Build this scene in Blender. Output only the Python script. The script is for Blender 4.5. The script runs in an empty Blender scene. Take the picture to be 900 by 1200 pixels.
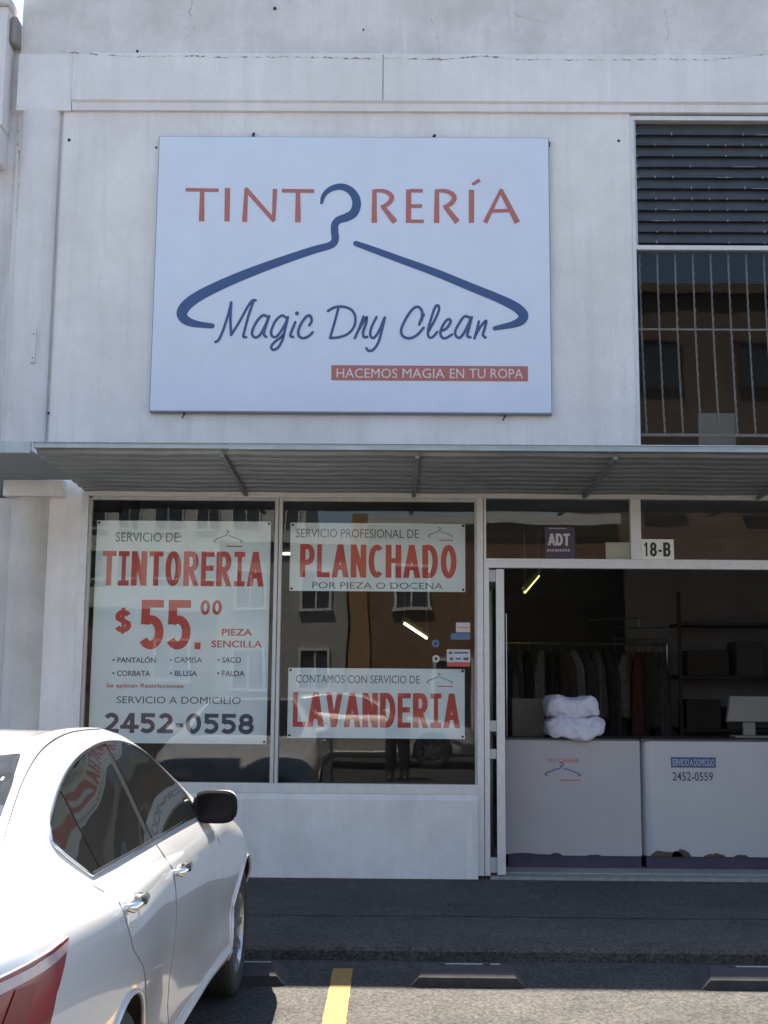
import bpy, bmesh, math, random
from mathutils import Vector, Matrix, noise as mnoise
from mathutils.bvhtree import BVHTree

random.seed(7)
S = bpy.context.scene
C = S.collection
R = math.radians

# ------------------------------------------------------------------ camera
FPX, CX, CY = 1355.0, 450.0, 614.4          # focal length and principal point in 900x1200 photograph pixels
EYE = Vector((0, -9.6, 1.63))
_p, _y, _r = R(7.8), R(0.46), R(0.45)
_rz = Matrix.Rotation(_y, 3, 'Z')
FW = _rz @ Vector((0, math.cos(_p), math.sin(_p)))
_u = _rz @ Vector((0, -math.sin(_p), math.cos(_p)))
_x = _rz @ Vector((1, 0, 0))
RT = math.cos(_r) * _x + math.sin(_r) * _u
UP = -math.sin(_r) * _x + math.cos(_r) * _u
cd = bpy.data.cameras.new('camera')
cam = bpy.data.objects.new('camera', cd)
C.objects.link(cam)
cam.matrix_world = Matrix(((RT.x, UP.x, -FW.x, EYE.x), (RT.y, UP.y, -FW.y, EYE.y), (RT.z, UP.z, -FW.z, EYE.z), (0, 0, 0, 1)))
cd.sensor_fit = 'VERTICAL'
cd.sensor_height = 24
cd.lens = FPX / 1200 * 24
cd.shift_y = (CY - 600) / 1200
cd.clip_start, cd.clip_end = 0.05, 2000
S.camera = cam

# ------------------------------------------------------------------ light
TOSUN = Vector((-0.27, 0.375, 1.0)).normalized()
w = bpy.data.worlds.new('World')
S.world = w
w.use_nodes = True
nt = w.node_tree
bg = nt.nodes['Background']
sky = nt.nodes.new('ShaderNodeTexSky')
sky.sky_type = 'NISHITA'
sky.sun_disc = False
sky.sun_elevation = math.asin(TOSUN.z)
sky.sun_rotation = math.atan2(TOSUN.x, TOSUN.y) % (2 * math.pi)
sky.altitude = 2200
sky.air_density = 1.0
sky.dust_density = 2.5
sky.ozone_density = 1.0
nt.links.new(sky.outputs[0], bg.inputs[0])
bg.inputs[1].default_value = 0.10
sl = bpy.data.lights.new('sun', 'SUN')
sl.energy = 5.0
sl.angle = R(0.53)
sl.color = (1.0, 0.975, 0.945)
sun = bpy.data.objects.new('sun', sl)
C.objects.link(sun)
sun.location = (-6, 8, 22)
sun.rotation_euler = TOSUN.to_track_quat('Z', 'Y').to_euler()
S.view_settings.view_transform = 'Standard'
S.view_settings.look = 'None'
S.view_settings.gamma = 1
S.view_settings.use_curve_mapping = False
S.view_settings.exposure = 2.22
S.view_settings.use_white_balance = True
S.view_settings.white_balance_temperature = 7700
S.render.engine = 'CYCLES'
S.cycles.use_denoising = True
S.cycles.max_bounces = 8
S.cycles.transparent_max_bounces = 16
S.cycles.caustics_reflective = False
S.cycles.caustics_refractive = False

# ------------------------------------------------------------------ helpers
def at(x, y, Y):
    """point of the plane y = Y seen at a pixel of the 900x1200 photograph"""
    d = FW + RT * ((x - CX) / FPX) + UP * ((CY - y) / FPX)
    return EYE + d * ((Y - EYE.y) / d.y)

def bx(bm, x0, x1, y0, y1, z0, z1):
    v = [bm.verts.new(p) for p in ((x0, y0, z0), (x1, y0, z0), (x1, y1, z0), (x0, y1, z0), (x0, y0, z1), (x1, y0, z1), (x1, y1, z1), (x0, y1, z1))]
    for f in ((3, 2, 1, 0), (4, 5, 6, 7), (0, 1, 5, 4), (1, 2, 6, 5), (2, 3, 7, 6), (3, 0, 4, 7)):
        bm.faces.new([v[i] for i in f])

def boxes(*bs):
    bm = bmesh.new()
    for b in bs:
        bx(bm, *b)
    return bm

def prism(bm, prof, a0, a1, axis='x'):
    """extrude a closed profile of (p, q) pairs; axis x: (y, z), axis y: (x, z), axis z: (x, y)"""
    def P(p, q, a):
        return {'x': (a, p, q), 'y': (p, a, q), 'z': (p, q, a)}[axis]
    A = [bm.verts.new(P(p, q, a0)) for p, q in prof]
    B = [bm.verts.new(P(p, q, a1)) for p, q in prof]
    n = len(prof)
    for i in range(n):
        bm.faces.new((A[i], A[(i + 1) % n], B[(i + 1) % n], B[i]))
    bm.faces.new(A[::-1])
    bm.faces.new(B)
    bmesh.ops.recalc_face_normals(bm, faces=bm.faces[:])

def tube(bm, pts, r, n=8, closed=False, flat=1.0):
    pts = [Vector(p) for p in pts]
    m = len(pts)
    rings = []
    for i, p in enumerate(pts):
        a = pts[(i - 1) % m] if (closed or i) else p
        b = pts[(i + 1) % m] if (closed or i < m - 1) else p
        t = (b - a).normalized()
        ref = Vector((0, 0, 1)) if abs(t.z) < .9 else Vector((1, 0, 0))
        u = t.cross(ref).normalized()
        v = t.cross(u).normalized()
        rr = r[i] if isinstance(r, (list, tuple)) else r
        rings.append([bm.verts.new(p + u * (rr * flat * math.cos(2 * math.pi * k / n)) + v * (rr * math.sin(2 * math.pi * k / n))) for k in range(n)])
    for i in range(m if closed else m - 1):
        a, b = rings[i], rings[(i + 1) % m]
        for k in range(n):
            bm.faces.new((a[k], a[(k + 1) % n], b[(k + 1) % n], b[k]))
    if not closed:
        bm.faces.new(rings[0][::-1])
        bm.faces.new(rings[-1])
    return bm

def lathe(bm, prof, c, axis='x', n=40):
    """profile of (radius, along) pairs turned about an axis through c"""
    c = Vector(c)
    rings = []
    for r_, a in prof:
        ring = []
        for k in range(n):
            t = 2 * math.pi * k / n
            p, q = r_ * math.cos(t), r_ * math.sin(t)
            ring.append(bm.verts.new(c + Vector({'x': (a, p, q), 'y': (p, a, q), 'z': (p, q, a)}[axis])))
        rings.append(ring)
    for a, b in zip(rings, rings[1:]):
        for k in range(n):
            bm.faces.new((a[k], a[(k + 1) % n], b[(k + 1) % n], b[k]))
    bmesh.ops.recalc_face_normals(bm, faces=bm.faces[:])
    return bm

def origin(o):
    v = Vector((0, 0, 0))
    while o is not None:
        v = v + o.location
        o = o.parent
    return v

def obj(name, bm, m, parent=None, loc=None, smooth=False, bevel=0):
    me = bpy.data.meshes.new(name)
    o = bpy.data.objects.new(name, me)
    if loc is not None and parent is None:
        o.location = loc
    if parent is not None:
        o.parent = parent
    off = origin(o)
    bmesh.ops.translate(bm, verts=bm.verts[:], vec=-off)
    if bevel:
        bmesh.ops.bevel(bm, geom=bm.edges[:], offset=bevel, segments=2, affect='EDGES', profile=.5)
    if smooth:
        for f in bm.faces:
            f.smooth = True
    bm.to_mesh(me)
    bm.free()
    me.materials.append(m)
    C.objects.link(o)
    return o

def tag(o, label, cat, group=None, kind=None):
    o['label'] = label
    o['category'] = cat
    if group:
        o['group'] = group
    if kind:
        o['kind'] = kind
    return o

def thing(name, label, cat, loc=(0, 0, 0), group=None):
    o = bpy.data.objects.new(name, None)
    o.empty_display_size = .2
    C.objects.link(o)
    o.location = loc
    return tag(o, label, cat, group)

def copy_tree(o, parent=None):
    c = o.copy()
    C.objects.link(c)
    if parent is not None:
        c.parent = parent
    for ch in [x for x in o.children]:
        copy_tree(ch, c)
    return c

# ------------------------------------------------------------------ materials
def mat(name, col, rough=.6, metal=0.0, spec=.5, noise=0.0, nscale=8.0, bump=0.0, bscale=60.0, coat=0.0, col2=None, emit=None, aniso=(1, 1, 1), detail=5.0):
    m = bpy.data.materials.new(name)
    m.use_nodes = True
    t = m.node_tree
    b = t.nodes['Principled BSDF']
    b.inputs['Base Color'].default_value = (*col, 1)
    b.inputs['Roughness'].default_value = rough
    b.inputs['Metallic'].default_value = metal
    b.inputs['Specular IOR Level'].default_value = spec
    b.inputs['Coat Weight'].default_value = coat
    b.inputs['Coat Roughness'].default_value = .03
    if emit:
        b.inputs['Emission Color'].default_value = (*emit[0], 1)
        b.inputs['Emission Strength'].default_value = emit[1]
    tc = t.nodes.new('ShaderNodeTexCoord')
    mp = t.nodes.new('ShaderNodeMapping')
    mp.inputs['Scale'].default_value = aniso
    t.links.new(tc.outputs['Object'], mp.inputs[0])
    if noise or col2:
        n = t.nodes.new('ShaderNodeTexNoise')
        n.inputs['Scale'].default_value = nscale
        n.inputs['Detail'].default_value = detail
        n.inputs['Roughness'].default_value = .65
        t.links.new(mp.outputs[0], n.inputs['Vector'])
        r = t.nodes.new('ShaderNodeValToRGB')
        r.color_ramp.elements[0].position = .35
        r.color_ramp.elements[1].position = .68
        c2 = col2 or tuple(max(0, c * (1 - noise)) for c in col)
        r.color_ramp.elements[0].color = (*c2, 1)
        r.color_ramp.elements[1].color = (*col, 1)
        t.links.new(n.outputs['Fac'], r.inputs[0])
        t.links.new(r.outputs[0], b.inputs['Base Color'])
    if bump:
        n2 = t.nodes.new('ShaderNodeTexNoise')
        n2.inputs['Scale'].default_value = bscale
        n2.inputs['Detail'].default_value = 4
        t.links.new(tc.outputs['Object'], n2.inputs['Vector'])
        bp = t.nodes.new('ShaderNodeBump')
        bp.inputs['Strength'].default_value = bump
        bp.inputs['Distance'].default_value = .01
        t.links.new(n2.outputs['Fac'], bp.inputs['Height'])
        t.links.new(bp.outputs[0], b.inputs['Normal'])
    return m

def plaster(name, col, dirt, streak=.5, blotch=.35):
    """painted plaster: blotches, vertical run-off streaks, fine trowel bump"""
    m = bpy.data.materials.new(name)
    m.use_nodes = True
    t = m.node_tree
    L = t.links.new
    b = t.nodes['Principled BSDF']
    b.inputs['Roughness'].default_value = .85
    b.inputs['Specular IOR Level'].default_value = .25
    tc = t.nodes.new('ShaderNodeTexCoord')
    def noise(scale, sc, det=5, rough=.6):
        mp = t.nodes.new('ShaderNodeMapping')
        mp.inputs['Scale'].default_value = sc
        L(tc.outputs['Object'], mp.inputs[0])
        n = t.nodes.new('ShaderNodeTexNoise')
        n.inputs['Scale'].default_value = scale
        n.inputs['Detail'].default_value = det
        n.inputs['Roughness'].default_value = rough
        L(mp.outputs[0], n.inputs['Vector'])
        return n.outputs['Fac']
    def ramp(f, lo, hi, v0, v1):
        r = t.nodes.new('ShaderNodeMapRange')
        r.inputs[1].default_value, r.inputs[2].default_value = lo, hi
        r.inputs[3].default_value, r.inputs[4].default_value = v0, v1
        r.clamp = True
        L(f, r.inputs[0])
        return r.outputs[0]
    def mix(fac, a, c):
        mx = t.nodes.new('ShaderNodeMix')
        mx.data_type = 'RGBA'
        L(fac, mx.inputs['Factor'])
        if isinstance(a, tuple):
            mx.inputs['A'].default_value = (*a, 1)
        else:
            L(a, mx.inputs['A'])
        mx.inputs['B'].default_value = (*c, 1)
        return mx.outputs['Result']
    big = ramp(noise(1.1, (1, 1, 1), 8, .7), .40, .72, 0, blotch * 1.5)
    st = ramp(noise(3.2, (2.2, 2.2, .12), 5, .7), .50, .76, 0, streak * 1.3)
    fine = ramp(noise(26, (1, 1, 1), 6, .7), .55, .78, 0, .7)
    c = mix(big, col, dirt)
    c = mix(st, c, tuple((a + 2 * d) / 3 for a, d in zip(col, dirt)))
    c = mix(fine, c, tuple((a + d) / 2 for a, d in zip(col, dirt)))
    light = ramp(noise(4.0, (2.6, 2.6, .16), 3), .62, .7, 0, .35)
    c = mix(light, c, tuple(min(.86, a * 1.08) for a in col))
    L(c, b.inputs['Base Color'])
    n2 = noise(34, (1, 1, 1), 6, .7)
    bp = t.nodes.new('ShaderNodeBump')
    bp.inputs['Strength'].default_value = .6
    bp.inputs['Distance'].default_value = .008
    L(n2, bp.inputs['Height'])
    L(bp.outputs[0], b.inputs['Normal'])
    return m

def glass(name, tint=(.86, .9, .88), rough=0.0, wave=0.004, ior=1.5, refl=1.0):
    """thin window pane: tinted transparency plus mirror reflection by Fresnel"""
    m = bpy.data.materials.new(name)
    m.use_nodes = True
    t = m.node_tree
    t.nodes.clear()
    L = t.links.new
    out = t.nodes.new('ShaderNodeOutputMaterial')
    tr = t.nodes.new('ShaderNodeBsdfTransparent')
    tr.inputs[0].default_value = (*tint, 1)
    gl = t.nodes.new('ShaderNodeBsdfGlossy')
    gl.inputs['Roughness'].default_value = rough
    fr = t.nodes.new('ShaderNodeFresnel')
    fr.inputs['IOR'].default_value = ior
    ml = t.nodes.new('ShaderNodeMath')
    ml.operation = 'MULTIPLY'
    ml.inputs[1].default_value = refl
    ml.use_clamp = True
    L(fr.outputs[0], ml.inputs[0])
    mx = t.nodes.new('ShaderNodeMixShader')
    L(ml.outputs[0], mx.inputs[0])
    L(tr.outputs[0], mx.inputs[1])
    L(gl.outputs[0], mx.inputs[2])
    L(mx.outputs[0], out.inputs[0])
    if wave:
        tc = t.nodes.new('ShaderNodeTexCoord')
        n = t.nodes.new('ShaderNodeTexNoise')
        n.inputs['Scale'].default_value = 1.6
        n.inputs['Detail'].default_value = 1
        L(tc.outputs['Object'], n.inputs['Vector'])
        bp = t.nodes.new('ShaderNodeBump')
        bp.inputs['Strength'].default_value = 1
        bp.inputs['Distance'].default_value = wave
        L(n.outputs['Fac'], bp.inputs['Height'])
        L(bp.outputs[0], gl.inputs['Normal'])
    return m

def asphalt(name, dark, light, grit):
    m = bpy.data.materials.new(name)
    m.use_nodes = True
    t = m.node_tree
    L = t.links.new
    b = t.nodes['Principled BSDF']
    b.inputs['Roughness'].default_value = .9
    b.inputs['Specular IOR Level'].default_value = .3
    tc = t.nodes.new('ShaderNodeTexCoord')
    n = t.nodes.new('ShaderNodeTexNoise'); n.inputs['Scale'].default_value = 1.3; n.inputs['Detail'].default_value = 8; n.inputs['Roughness'].default_value = .7
    g = t.nodes.new('ShaderNodeTexNoise'); g.inputs['Scale'].default_value = 85; g.inputs['Detail'].default_value = 3; g.inputs['Roughness'].default_value = .8
    v = t.nodes.new('ShaderNodeTexVoronoi'); v.inputs['Scale'].default_value = 60
    for q in (n, g, v):
        L(tc.outputs['Object'], q.inputs['Vector'])
    r = t.nodes.new('ShaderNodeValToRGB')
    r.color_ramp.elements[0].position, r.color_ramp.elements[1].position = .35, .68
    r.color_ramp.elements[0].color, r.color_ramp.elements[1].color = (*dark, 1), (*light, 1)
    L(n.outputs['Fac'], r.inputs[0])
    g.inputs['Scale'].default_value = 55; g.inputs['Detail'].default_value = 7
    v.inputs['Scale'].default_value = 70
    r2 = t.nodes.new('ShaderNodeValToRGB')
    r2.color_ramp.elements[0].position, r2.color_ramp.elements[1].position = .40, .60
    r2.color_ramp.elements[0].color, r2.color_ramp.elements[1].color = (1 - grit, 1 - grit, 1 - grit, 1), (1.15, 1.15, 1.15, 1)
    L(g.outputs['Fac'], r2.inputs[0])
    sp = t.nodes.new('ShaderNodeSeparateColor')
    L(v.outputs['Color'], sp.inputs[0])
    pr_ = t.nodes.new('ShaderNodeMapRange'); pr_.inputs[3].default_value = 1 - grit; pr_.inputs[4].default_value = 1 + grit
    L(sp.outputs[0], pr_.inputs[0])
    mx0 = t.nodes.new('ShaderNodeMix'); mx0.data_type = 'RGBA'; mx0.blend_type = 'MULTIPLY'; mx0.inputs['Factor'].default_value = 1
    L(r2.outputs[0], mx0.inputs['A']); L(pr_.outputs[0], mx0.inputs['B'])
    # dark oil and tyre stains
    st = t.nodes.new('ShaderNodeTexNoise'); st.inputs['Scale'].default_value = 2.4; st.inputs['Detail'].default_value = 5; st.inputs['Roughness'].default_value = .6
    L(tc.outputs['Object'], st.inputs['Vector'])
    sr = t.nodes.new('ShaderNodeMapRange'); sr.inputs[1].default_value = .58; sr.inputs[2].default_value = .72; sr.inputs[3].default_value = 1; sr.inputs[4].default_value = .55
    L(st.outputs['Fac'], sr.inputs[0])
    mxs = t.nodes.new('ShaderNodeMix'); mxs.data_type = 'RGBA'; mxs.blend_type = 'MULTIPLY'; mxs.inputs['Factor'].default_value = 1
    L(mx0.outputs['Result'], mxs.inputs['A']); L(sr.outputs[0], mxs.inputs['B'])
    mx = t.nodes.new('ShaderNodeMix'); mx.data_type = 'RGBA'; mx.blend_type = 'MULTIPLY'; mx.inputs['Factor'].default_value = 1
    L(r.outputs[0], mx.inputs['A']); L(mxs.outputs['Result'], mx.inputs['B'])
    r3 = t.nodes.new('ShaderNodeMapRange'); r3.inputs[1].default_value = .05; r3.inputs[2].default_value = .16; r3.inputs[3].default_value = grit * .5; r3.inputs[4].default_value = 0
    v2 = t.nodes.new('ShaderNodeTexVoronoi'); v2.inputs['Scale'].default_value = 22
    L(tc.outputs['Object'], v2.inputs['Vector'])
    L(v2.outputs['Distance'], r3.inputs[0])
    mx2 = t.nodes.new('ShaderNodeMix'); mx2.data_type = 'RGBA'
    L(r3.outputs[0], mx2.inputs['Factor']); L(mx.outputs['Result'], mx2.inputs['A']); mx2.inputs['B'].default_value = (light[0] * 1.7, light[1] * 1.6, light[2] * 1.45, 1)
    L(mx2.outputs['Result'], b.inputs['Base Color'])
    bp = t.nodes.new('ShaderNodeBump'); bp.inputs['Strength'].default_value = .45; bp.inputs['Distance'].default_value = .008
    L(g.outputs['Fac'], bp.inputs['Height']); L(bp.outputs[0], b.inputs['Normal'])
    return m

M = {}
M['wall'] = plaster('facade_plaster', (.755, .745, .735), (.46, .435, .41), .42, .32)
M['parapet'] = plaster('parapet_plaster', (.70, .675, .65), (.44, .415, .39), .3, .5)
M['band'] = plaster('band_plaster', (.755, .745, .745), (.50, .48, .46), .35, .3)
M['column'] = plaster('column_plaster', (.70, .69, .695), (.46, .44, .42), .55, .3)
M['lowcol_shaded'] = plaster('shaded_low_column_plaster', (.56, .555, .54), (.33, .32, .30), .7, .5)  # stained plaster, darkened overall: the canopy's shade is put into the colour
M['neighbour'] = plaster('neighbour_plaster', (.68, .68, .70), (.34, .33, .31), .6, .4)
M['lowwall'] = plaster('low_wall_plaster', (.66, .66, .66), (.44, .43, .42), .35, .5)
M['crack'] = mat('crack_dirt', (.26, .245, .235), .95)
M['hairline'] = mat('hairline_crack', (.40, .38, .36), .95, noise=.4, nscale=6)
M['hole'] = mat('dark_hole', (.03, .03, .03), .9)
M['alu'] = mat('pale_aluminium_frame', (.60, .61, .62), .42, .25, noise=.12, nscale=14)
M['alu_old'] = mat('weathered_aluminium', (.50, .51, .51), .5, .25, noise=.25, nscale=10, aniso=(1, 1, .2))
M['white_frame'] = mat('white_painted_frame', (.66, .665, .68), .5, noise=.15, nscale=9)
M['sign'] = mat('sign_panel_face', (.63, .70, .80), .42, noise=.05, nscale=3, spec=.45, bump=.05, bscale=9)
M['sign_edge'] = mat('sign_edge', (.26, .30, .36), .5)
M['red'] = mat('sign_red_vinyl', (.46, .145, .12), .45, noise=.10, nscale=20)
M['navy'] = mat('sign_navy_vinyl', (.030, .085, .215), .4, noise=.10, nscale=20)
M['tagtext'] = mat('sign_pale_vinyl', (.66, .60, .58), .45)
M['canopy'] = mat('grey_painted_sheet_metal', (.235, .265, .285), .55, .15, noise=.32, nscale=3.2, aniso=(.5, 1, 4))
M['canopy_edge'] = mat('canopy_edge_metal', (.36, .43, .47), .5, .2, noise=.2, nscale=6)
M['bracket'] = mat('canopy_bracket_paint', (.20, .225, .235), .6, noise=.3, nscale=12)
M['banner'] = mat('banner_vinyl', (.76, .88, .93), .5, noise=.06, nscale=4)
M['banner_red'] = mat('banner_red_print', (.62, .06, .045), .5, noise=.1, nscale=12)
M['banner_navy'] = mat('banner_navy_print', (.05, .06, .10), .5)
M['banner_grey'] = mat('banner_grey_print', (.12, .13, .15), .5)
M['glass'] = glass('shop_glass', (.97, .985, .98), ior=1.55, wave=.0010, refl=.55)
M['glass_dark'] = glass('upper_glass', (.86, .88, .89), ior=1.5, wave=.0012, refl=.5)
M['door_glass'] = glass('door_glass', (.88, .92, .90), wave=.0005)
M['louvre'] = mat('smoked_louvre_glass', (.050, .052, .056), .38, noise=.35, nscale=5, bump=.05, bscale=10)
M['louvre_clip'] = mat('louvre_clip_metal', (.26, .265, .27), .5, .4)
M['bar'] = mat('painted_window_bar', (.40, .385, .36), .5, .2, noise=.3, nscale=30)
M['black'] = mat('black_plastic', (.012, .012, .014), .5)
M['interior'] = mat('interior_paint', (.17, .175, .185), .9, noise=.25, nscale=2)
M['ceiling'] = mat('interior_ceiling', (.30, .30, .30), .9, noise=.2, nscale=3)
M['tile'] = mat('interior_floor_tile', (.36, .36, .35), .35, noise=.25, nscale=6)
M['threshold'] = mat('threshold_concrete', (.28, .28, .27), .8, noise=.3, nscale=14, bump=.3)
M['counter'] = mat('counter_laminate', (.37, .36, .37), .42, noise=.05, nscale=3, bump=.03, bscale=20)
M['counter_gloss'] = mat('counter_gloss_panel', (.41, .425, .44), .22, noise=.05, nscale=3, bump=.04, bscale=6)
M['kick'] = mat('navy_kickboard', (.035, .037, .075), .5, noise=.3, nscale=9)
M['rust'] = mat('peeled_chipboard', (.11, .07, .05), .95, noise=.4, nscale=30)
M['top'] = mat('counter_top', (.05, .052, .058), .4)
M['duvet'] = mat('white_cotton', (.56, .55, .63), .95, noise=.06, nscale=12, bump=.5, bscale=30)
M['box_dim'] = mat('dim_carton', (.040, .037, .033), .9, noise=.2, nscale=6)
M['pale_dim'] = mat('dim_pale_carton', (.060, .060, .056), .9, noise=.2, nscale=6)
M['card'] = mat('cardboard', (.14, .125, .10), .9, noise=.1, nscale=8)
M['beige'] = mat('beige_plastic', (.20, .195, .175), .6)
M['chrome'] = mat('chrome', (.75, .76, .78), .12, 1.0)
M['steel'] = mat('rack_steel', (.30, .31, .31), .35, 1.0)
M['lamp'] = mat('fluorescent_tube', (.9, .9, .85), .5, emit=((1.0, .98, .86), 1.0))
M['lampg'] = mat('yellow_fluorescent_tube', (.9, .9, .6), .5, emit=((.86, 1.0, .24), .6))
M['lampbody'] = mat('lamp_housing', (.35, .37, .22), .5)
M['plate'] = mat('number_plate_white', (.70, .70, .66), .4)
M['purple'] = mat('purple_sticker', (.035, .027, .062), .4)
M['paper'] = mat('pale_paper', (.45, .47, .41), .8)
M['stick_white'] = mat('sticker_white', (.46, .46, .46), .5)
M['stick_blue'] = mat('sticker_blue', (.07, .14, .25), .5)
M['stick_red'] = mat('sticker_red', (.50, .08, .06), .5)
M['stick_orange'] = mat('sticker_orange', (.60, .22, .10), .5)
M['lot'] = asphalt('worn_asphalt', (.040, .0395, .039), (.066, .0645, .063), .46)
M['pave'] = asphalt('dark_walkway_asphalt', (.050, .0475, .043), (.080, .0765, .070), .40)
M['yellow'] = mat('yellow_road_paint', (.34, .19, .04), .85, nscale=26, bump=.6, bscale=70, col2=(.20, .135, .055), detail=9)
M['rubber'] = mat('black_rubber_stop', (.040, .040, .043), .8, noise=.4, nscale=12, bump=.35, bscale=60)
M['dust'] = mat('dusty_rubber_edge', (.42, .42, .41), .9, noise=.3, nscale=40)
M['paint'] = mat('white_car_paint', (.56, .565, .575), .34, coat=1.0)
M['paint_silver'] = mat('silver_car_paint', (.66, .645, .61), .3, .35, coat=1.0)
M['arch'] = mat('wheel_arch_liner', (.012, .012, .012), .9)
M['car_glass'] = mat('dark_car_glass', (.012, .014, .015), .02, spec=.75)
M['mirror'] = mat('dark_mirror_glass', (.006, .007, .010), .2, spec=.15)
M['bezel'] = mat('mirror_bezel_black', (.008, .008, .009), .6, spec=.2)
M['seam'] = mat('panel_gap', (.20, .20, .205), .8)
M['tail_dark'] = mat('tail_lamp_dark_facet', (.17, .006, .014), .3, coat=.2)
M['screen'] = mat('rear_screen_glass', (.014, .017, .020), .03, spec=1.0, coat=1.0)
M['tyre'] = mat('tyre_rubber', (.022, .022, .023), .8, bump=.2, bscale=90)
M['alloy'] = mat('alloy_rim', (.50, .51, .52), .28, .9)
M['tail_red'] = mat('tail_lamp_red', (.30, .010, .020), .3, coat=.2, noise=.45, nscale=9, aniso=(1, 1, 3))
M['tail_clear'] = mat('tail_lamp_clear', (.50, .36, .37), .3, coat=.35, noise=.35, nscale=14)
M['head'] = mat('headlamp_clear', (.5, .52, .55), .1, .5, coat=1.0)
M['brown_wall'] = plaster('brown_facade', (.21, .125, .078), (.15, .09, .06), .3, .3)
M['orange_wall'] = plaster('ochre_facade', (.34, .195, .085), (.24, .14, .07), .3, .3)
M['tall_wall'] = plaster('tall_brown_facade', (.17, .115, .08), (.12, .085, .065), .3, .5)
M['block_wall'] = plaster('pale_block_facade', (.56, .57, .56), (.42, .42, .41), .3, .3)
M['grey_wall'] = plaster('grey_facade', (.36, .36, .34), (.25, .25, .24), .3, .3)
M['far_glass'] = mat('far_window_glass', (.045, .055, .065), .08)
M['far_dark'] = mat('dark_brown_door', (.055, .035, .025), .5)
M['skin'] = mat('skin', (.36, .22, .16), .6)
M['jacket'] = mat('dark_clothing', (.022, .023, .028), .9, noise=.3, nscale=20)
M['hair'] = mat('dark_hair', (.012, .010, .009), .7)

# ------------------------------------------------------------------ ground
def sheet(name, x0, x1, y0, y1, z, m, kind='structure'):
    bm = bmesh.new()
    bm.faces.new([bm.verts.new(p) for p in ((x0, y0, z), (x1, y0, z), (x1, y1, z), (x0, y1, z))])
    o = obj(name, bm, m)
    o['kind'] = kind
    return o

sheet('parking_lot', -400, 400, -400, 400, 0.0, M['lot'])
bm = bmesh.new()
prism(bm, [(-2.47, -.05), (-2.46, .052), (-2.43, .07), (-.02, .075), (-.02, -.05)], -30, 30, 'x')
o = obj('pavement', bm, M['pave'])
o['kind'] = 'structure'
# asphalt patch seam across the walkway, as in the photograph (a low ridge between two pours)
bm = bmesh.new()
rib = []
for i in range(121):
    x = -6 + i * .1
    rib.append((x, -1.52 + .012 * math.sin(x * 3.1) + random.uniform(-.008, .008)))
for (xa, ya), (xb, yb) in zip(rib, rib[1:]):
    bm.faces.new([bm.verts.new(p) for p in ((xa, ya - .008, .0765), (xb, yb - .008, .0765), (xb, yb + .008, .0765), (xa, ya + .008, .0765))])
o = obj('pavement_joint', bm, M['hole'])
o['kind'] = 'structure'
for k, xc in enumerate((-.272, 4.7, -5.3)):
    bm = bmesh.new()
    n = 90
    L_ = [(-.055 + random.uniform(-.0018, .0018), random.uniform(-.0015, .0015)) for _ in range(n + 1)]
    for i in range(n):
        ya, yb = -2.68 - i * .055, -2.68 - (i + 1) * .055
        (a, b), (c, d) = L_[i], L_[i + 1]
        bm.faces.new([bm.verts.new(p) for p in ((xc + a, ya, .004), (xc + a + .115 + b, ya, .004), (xc + c + .115 + d, yb, .004), (xc + c, yb, .004))])
    o = obj('parking_line', bm, M['yellow'])
    o['kind'] = 'structure'

# ------------------------------------------------------------------ shop building
shop = thing('shop_building', 'white plaster laundry shop with corrugated canopy, glazed shopfront and large sign on its upper wall', 'building', (.5, 0, 0))
XR = 4.6                                            # right end of the building
bm = boxes((-2.93, 2.055, 0, .25, 3.20, 6.60), (2.055, 3.9, 0, .25, 3.20, 3.60), (3.9, XR, 0, .25, .075, 6.60),
           (-2.93, -2.62, .0, .25, .075, 3.20))
obj('wall', bm, M['wall'], shop)
par = obj('parapet', boxes((-3.345, XR, .012, .25, 7.14, 8.28)), M['parapet'], shop)
bm = bmesh.new()
prism(bm, [(-.055, 6.69), (-.055, 7.125), (-.035, 7.14), (.0, 7.14), (.25, 7.14), (.25, 6.60), (-.0, 6.60), (-.03, 6.605), (-.034, 6.672)], -2.853, XR, 'x')
obj('band', bm, M['band'], shop)
bm = bmesh.new()
prism(bm, [(-.03, 6.60), (-.03, 7.13), (.25, 7.13), (.25, 6.60)], -3.345, -2.862, 'x')
obj('beam_end', bm, M['band'], shop)
bm = boxes((-.12, -.112, -.058, -.054, 6.692, 7.12),)
obj('band_joint', bm, M['hairline'], shop)
# column: half round pilaster, a shallow back slab, and the capital under the canopy
bm = bmesh.new()
prof = [(-3.30, .2)] + [(-3.13 - .17 * math.cos(math.pi * k / 14), .02 - .085 * math.sin(math.pi * k / 14)) for k in range(15)] + [(-2.96, .2)]
prism(bm, prof, 3.36, 6.60, 'z')
bx(bm, -3.345, -2.93, .03, .25, 3.36, 6.60)
col = obj('column', bm, M['column'], shop, smooth=False)
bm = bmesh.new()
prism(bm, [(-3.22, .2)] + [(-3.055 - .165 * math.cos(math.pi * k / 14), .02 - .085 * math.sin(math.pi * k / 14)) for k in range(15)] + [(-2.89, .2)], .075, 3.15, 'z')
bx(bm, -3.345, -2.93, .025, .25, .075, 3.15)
obj('column', bm, M['lowcol_shaded'], shop)
obj('column_capital', boxes((-3.26, -2.755, -.10, .02, 3.15, 3.285)), M['column'], shop, bevel=.006)
obj('wall_plate', boxes((-3.095, -3.055, -.082, -.06, 4.30, 4.60)), M['column'], shop, bevel=.003)
for z in (4.335, 4.545):
    obj('plate_hole', boxes((-3.08, -3.07, -.085, -.0823, z, z + .01)), M['hole'], shop)
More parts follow.
